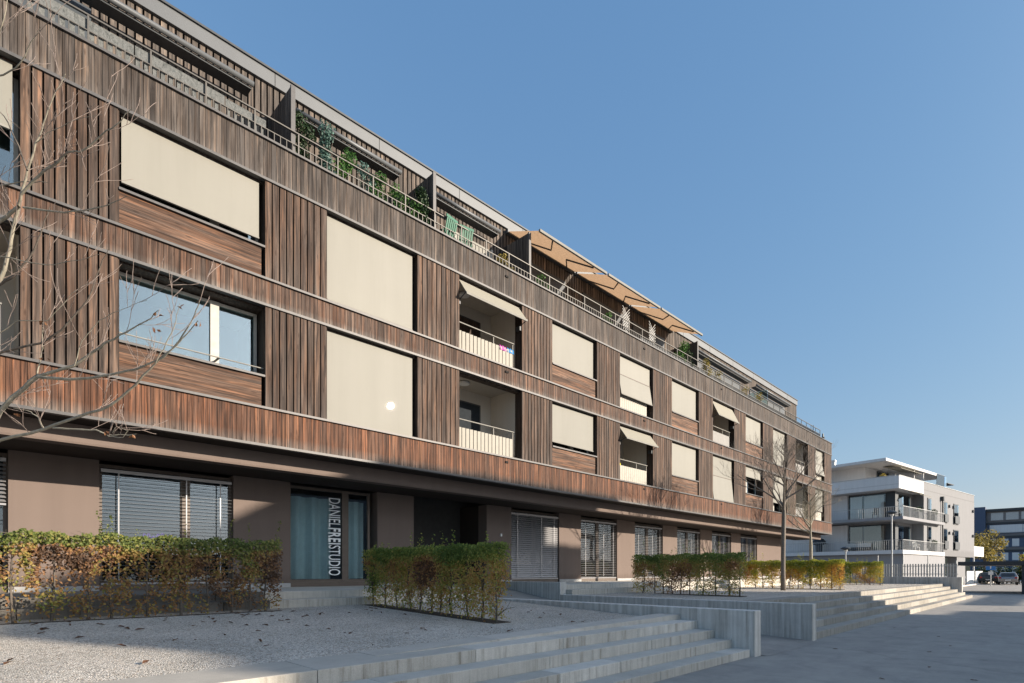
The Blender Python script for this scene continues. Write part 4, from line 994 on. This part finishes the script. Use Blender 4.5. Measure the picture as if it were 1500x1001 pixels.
def car(x,y,rz,m_,label):
    o=empty('parked_car',(x,y,0),label,'car','cars parked beyond the carport',rz)
    prof=[(-2.1,.35),(-2.15,.75),(-2.0,.95),(-1.75,1.02),(-1.35,1.42),(-.9,1.5),(.5,1.46),(1.2,1.0),(2.0,.85),(2.15,.6),(2.1,.35)]
    def body(w0,w1,mb):
        vs=[];n=len(prof)
        for sgn in (-1,1):
            for (px,pz) in prof: wv=w0 if pz<1.03 else w1; vs.append((px,sgn*wv,pz))
        fs=[(i,i+1,n+i+1,n+i) for i in range(n-1)]+[tuple(range(n))[::-1],tuple(range(n,2*n)),(0,n,2*n-1,n-1)]
        mb.add(vs,fs,.5)
    s=MB(); body(.88,.70,s); s.build('body',M[m_],o,local=True,bevel=.06)
    s=MB(); s.slab([(-1.80,-.62,1.04),(-1.80,.62,1.04),(-1.40,.56,1.40),(-1.40,-.56,1.40)],-.03); s.slab([(1.24,-.62,1.02),(.56,-.56,1.42),(.56,.56,1.42),(1.24,.62,1.02)],-.03)
    for sy in (-1,1): s.slab([(-1.2,sy*.82,1.06),(1.0,sy*.82,1.06),(.45,sy*.72,1.40),(-1.0,sy*.72,1.40)],.03*sy)
    s.build('window',M['anth'],o,local=True)
    for px in (-1.3,1.35):
        for sy in (-.8,.8): s=MB(); s.tube([(px,sy-.1,.32),(px,sy+.1,.32)],.32,16); w_=s.build('wheel',M['tyre'],o,local=True); k=MB(); k.tube([(px,sy-.11,.32),(px,sy+.11,.32)],.19,12); k.build('rim',M['metal_l'],w_,local=True)
    for sy in (-.72,.72): s=MB(); s.box(-2.17,-2.0,sy-.12,sy+.12,.78,.95); s.build('tail_light',M['taill'],o,local=True)
    s=MB(); s.box(-2.18,-2.1,-.26,.26,.52,.64); s.build('number_plate',M['whitep'],o,local=True)
    return o
car(90,5.3,D2R(4),'carpaint','pale car with red tail lights parked beyond the carport')
car(93,7.3,D2R(4),'metal_d','dark car parked beside the pale one before the hedge')
def bush_row(x,y0,y1,h,label,m_):
    o=empty('bush',(x,(y0+y1)/2,0),label,'bush'); s=MB(); y=y0
    while y<y1:
        crown_leaves(s,(x+U(-.5,.5),y,h*.5),(1.1,.9,h*.55),260,.30); y+=.8
    s.build('foliage',M[m_],o); k=MB()
    y=y0
    while y<y1: k.tube([(x,y,0),(x,y,h*.6)],.05,5); y+=.8
    k.build('stem',M['bark2'],o)
bush_row(97,3.,9.,2.3,'dark green bushes behind the parked cars','dgreen')
bush_row(99,-4,2.8,2.6,'ochre and green bushes right of the parked cars','hedgey')
def leafy(x,y,h,r,label,m_,seed):
    random.seed(seed); o=empty('leafy_tree',(x,y,0),label,'tree'); s=MB(); s.tube([(x,y,0),(x+.1,y,h*.35),(x,y+.1,h*.8)],[.22,.17,.05],8)
    for j in range(8):
        a=U(0,6.28); s.tube([(x,y,h*U(.3,.5)),(x+math.cos(a)*r*.5,y+math.sin(a)*r*.5,h*U(.55,.7)),(x+math.cos(a)*r*.8,y+math.sin(a)*r*.8,h*U(.65,.9))],[.08,.05,.02],5)
    s.build('trunk',M['bark2'],o); s=MB()
    for j in range(34):
        d=Vector((random.gauss(0,1),random.gauss(0,1),random.gauss(0,.8))).normalized()*U(.3,1); crown_leaves(s,(x+d.x*r,y+d.y*r,h*.62+d.z*h*.36),(r*.34,r*.34,r*.3),70,.34)
    s.build('crown',M[m_],o)
leafy(105,8.7,7.9,2.7,'yellow autumn tree between the white and the blue building','yellow',3)
leafy(118,4.0,4.6,1.9,'low yellowing tree in front of the blue building','hedgey',4)
# distant dark blue office building
bo=empty('office_building',(150,0,0),'distant dark blue office block with rows of pale windows','building')
s=MB(); s.box(150,175,-40,12.2,0,13.9); s.build('wall',M['greyf'],bo)
s=MB(); s.box(149,152,12.21,14.6,0,14.9); s.build('tower',M['bluef'],bo)
s=MB(); s.box(149.4,176,-40,12.8,13.9,14.4); s.build('roof',M['metal_d'],bo)
s=MB(); s.box(158,164,-6,0,14.4,17.); s.build('roof_plant',M['greyf'],bo)
for k_,z in enumerate((1.2,4.1,6.9,9.7,12.3)):
    s=MB(); s.box(149.9,149.95,-40,12.0,z-.35,z+1.55); s.build('window_band',M['bluef'] if k_<4 else M['greyf'],bo)
    s=MB(); y=11.4
    while y>-38:
        if k_==4: 
            s.box(149.86,149.89,y-1.9,y,z-.2,z+1.3); y-=2.3
        else:
            if R()<.9: s.box(149.86,149.89,y-1.05,y,z-.2,z+1.35)
            y-=1.62
    s.build('window',M['whited'] if k_!=4 else M['metal_l'],bo)
    s=MB(); s.box(149.7,150,-40,12.1,z+1.6,z+1.95); s.build('ledge',M['metal_d'],bo)
s=MB(); s.box(149.8,149.85,6.6,11.6,9.5,11.1); s.build('shutter',M['whited'],bo)
# low garden wall behind hedges / far kerb
s=MB(); s.box(62,140,7.9,8.1,0,.12); struct(s.build('kerb',M['conct']))
# ------------------------------------------------------------------ house across the road (out of the picture, its roof shades the road and stairs)
hs=empty('house',(30,-22,0),'flat roofed rendered house across the road behind the camera','building')
s=MB(); s.box(25,35.4,-29.6,-15,0,13.75); s.box(25,33,-31,-29.61,0,13.3); s.box(35.4,36.7,-29,-15,0,13.0); s.build('wall',M['white'],hs)
s=MB(); s.box(24.9,35.5,-29.6,-14.95,13.75,13.95); s.box(25,34,-29.6,-19.5,13.951,14.4); s.build('roof',M['metal_d'],hs)
s=MB(); s.box(36.71,37.7,-18,-15,11.7,12.95); s.build('balcony',M['whited'],hs)
s=MB(); s.box(36.72,39.4,-24,-15,0,6.3); s.build('annex',M['white'],hs)
s=MB(); s.box(45,60,-15.6,-15,6.0,6.5); s.box(45,45.3,-15.5,-15.2,0,6.0); s.box(59.6,60,-15.5,-15.2,0,6.0); s.build('walkway_roof',M['metal_d'],hs)
s=MB()
for z in (1.0,4.0,7.0,10.0):
    for x in (26,28.6,31.2,33.4): s.box(x,x+1.3,-14.99,-14.95,z,z+1.7)
s.build('window',M['anth'],hs)
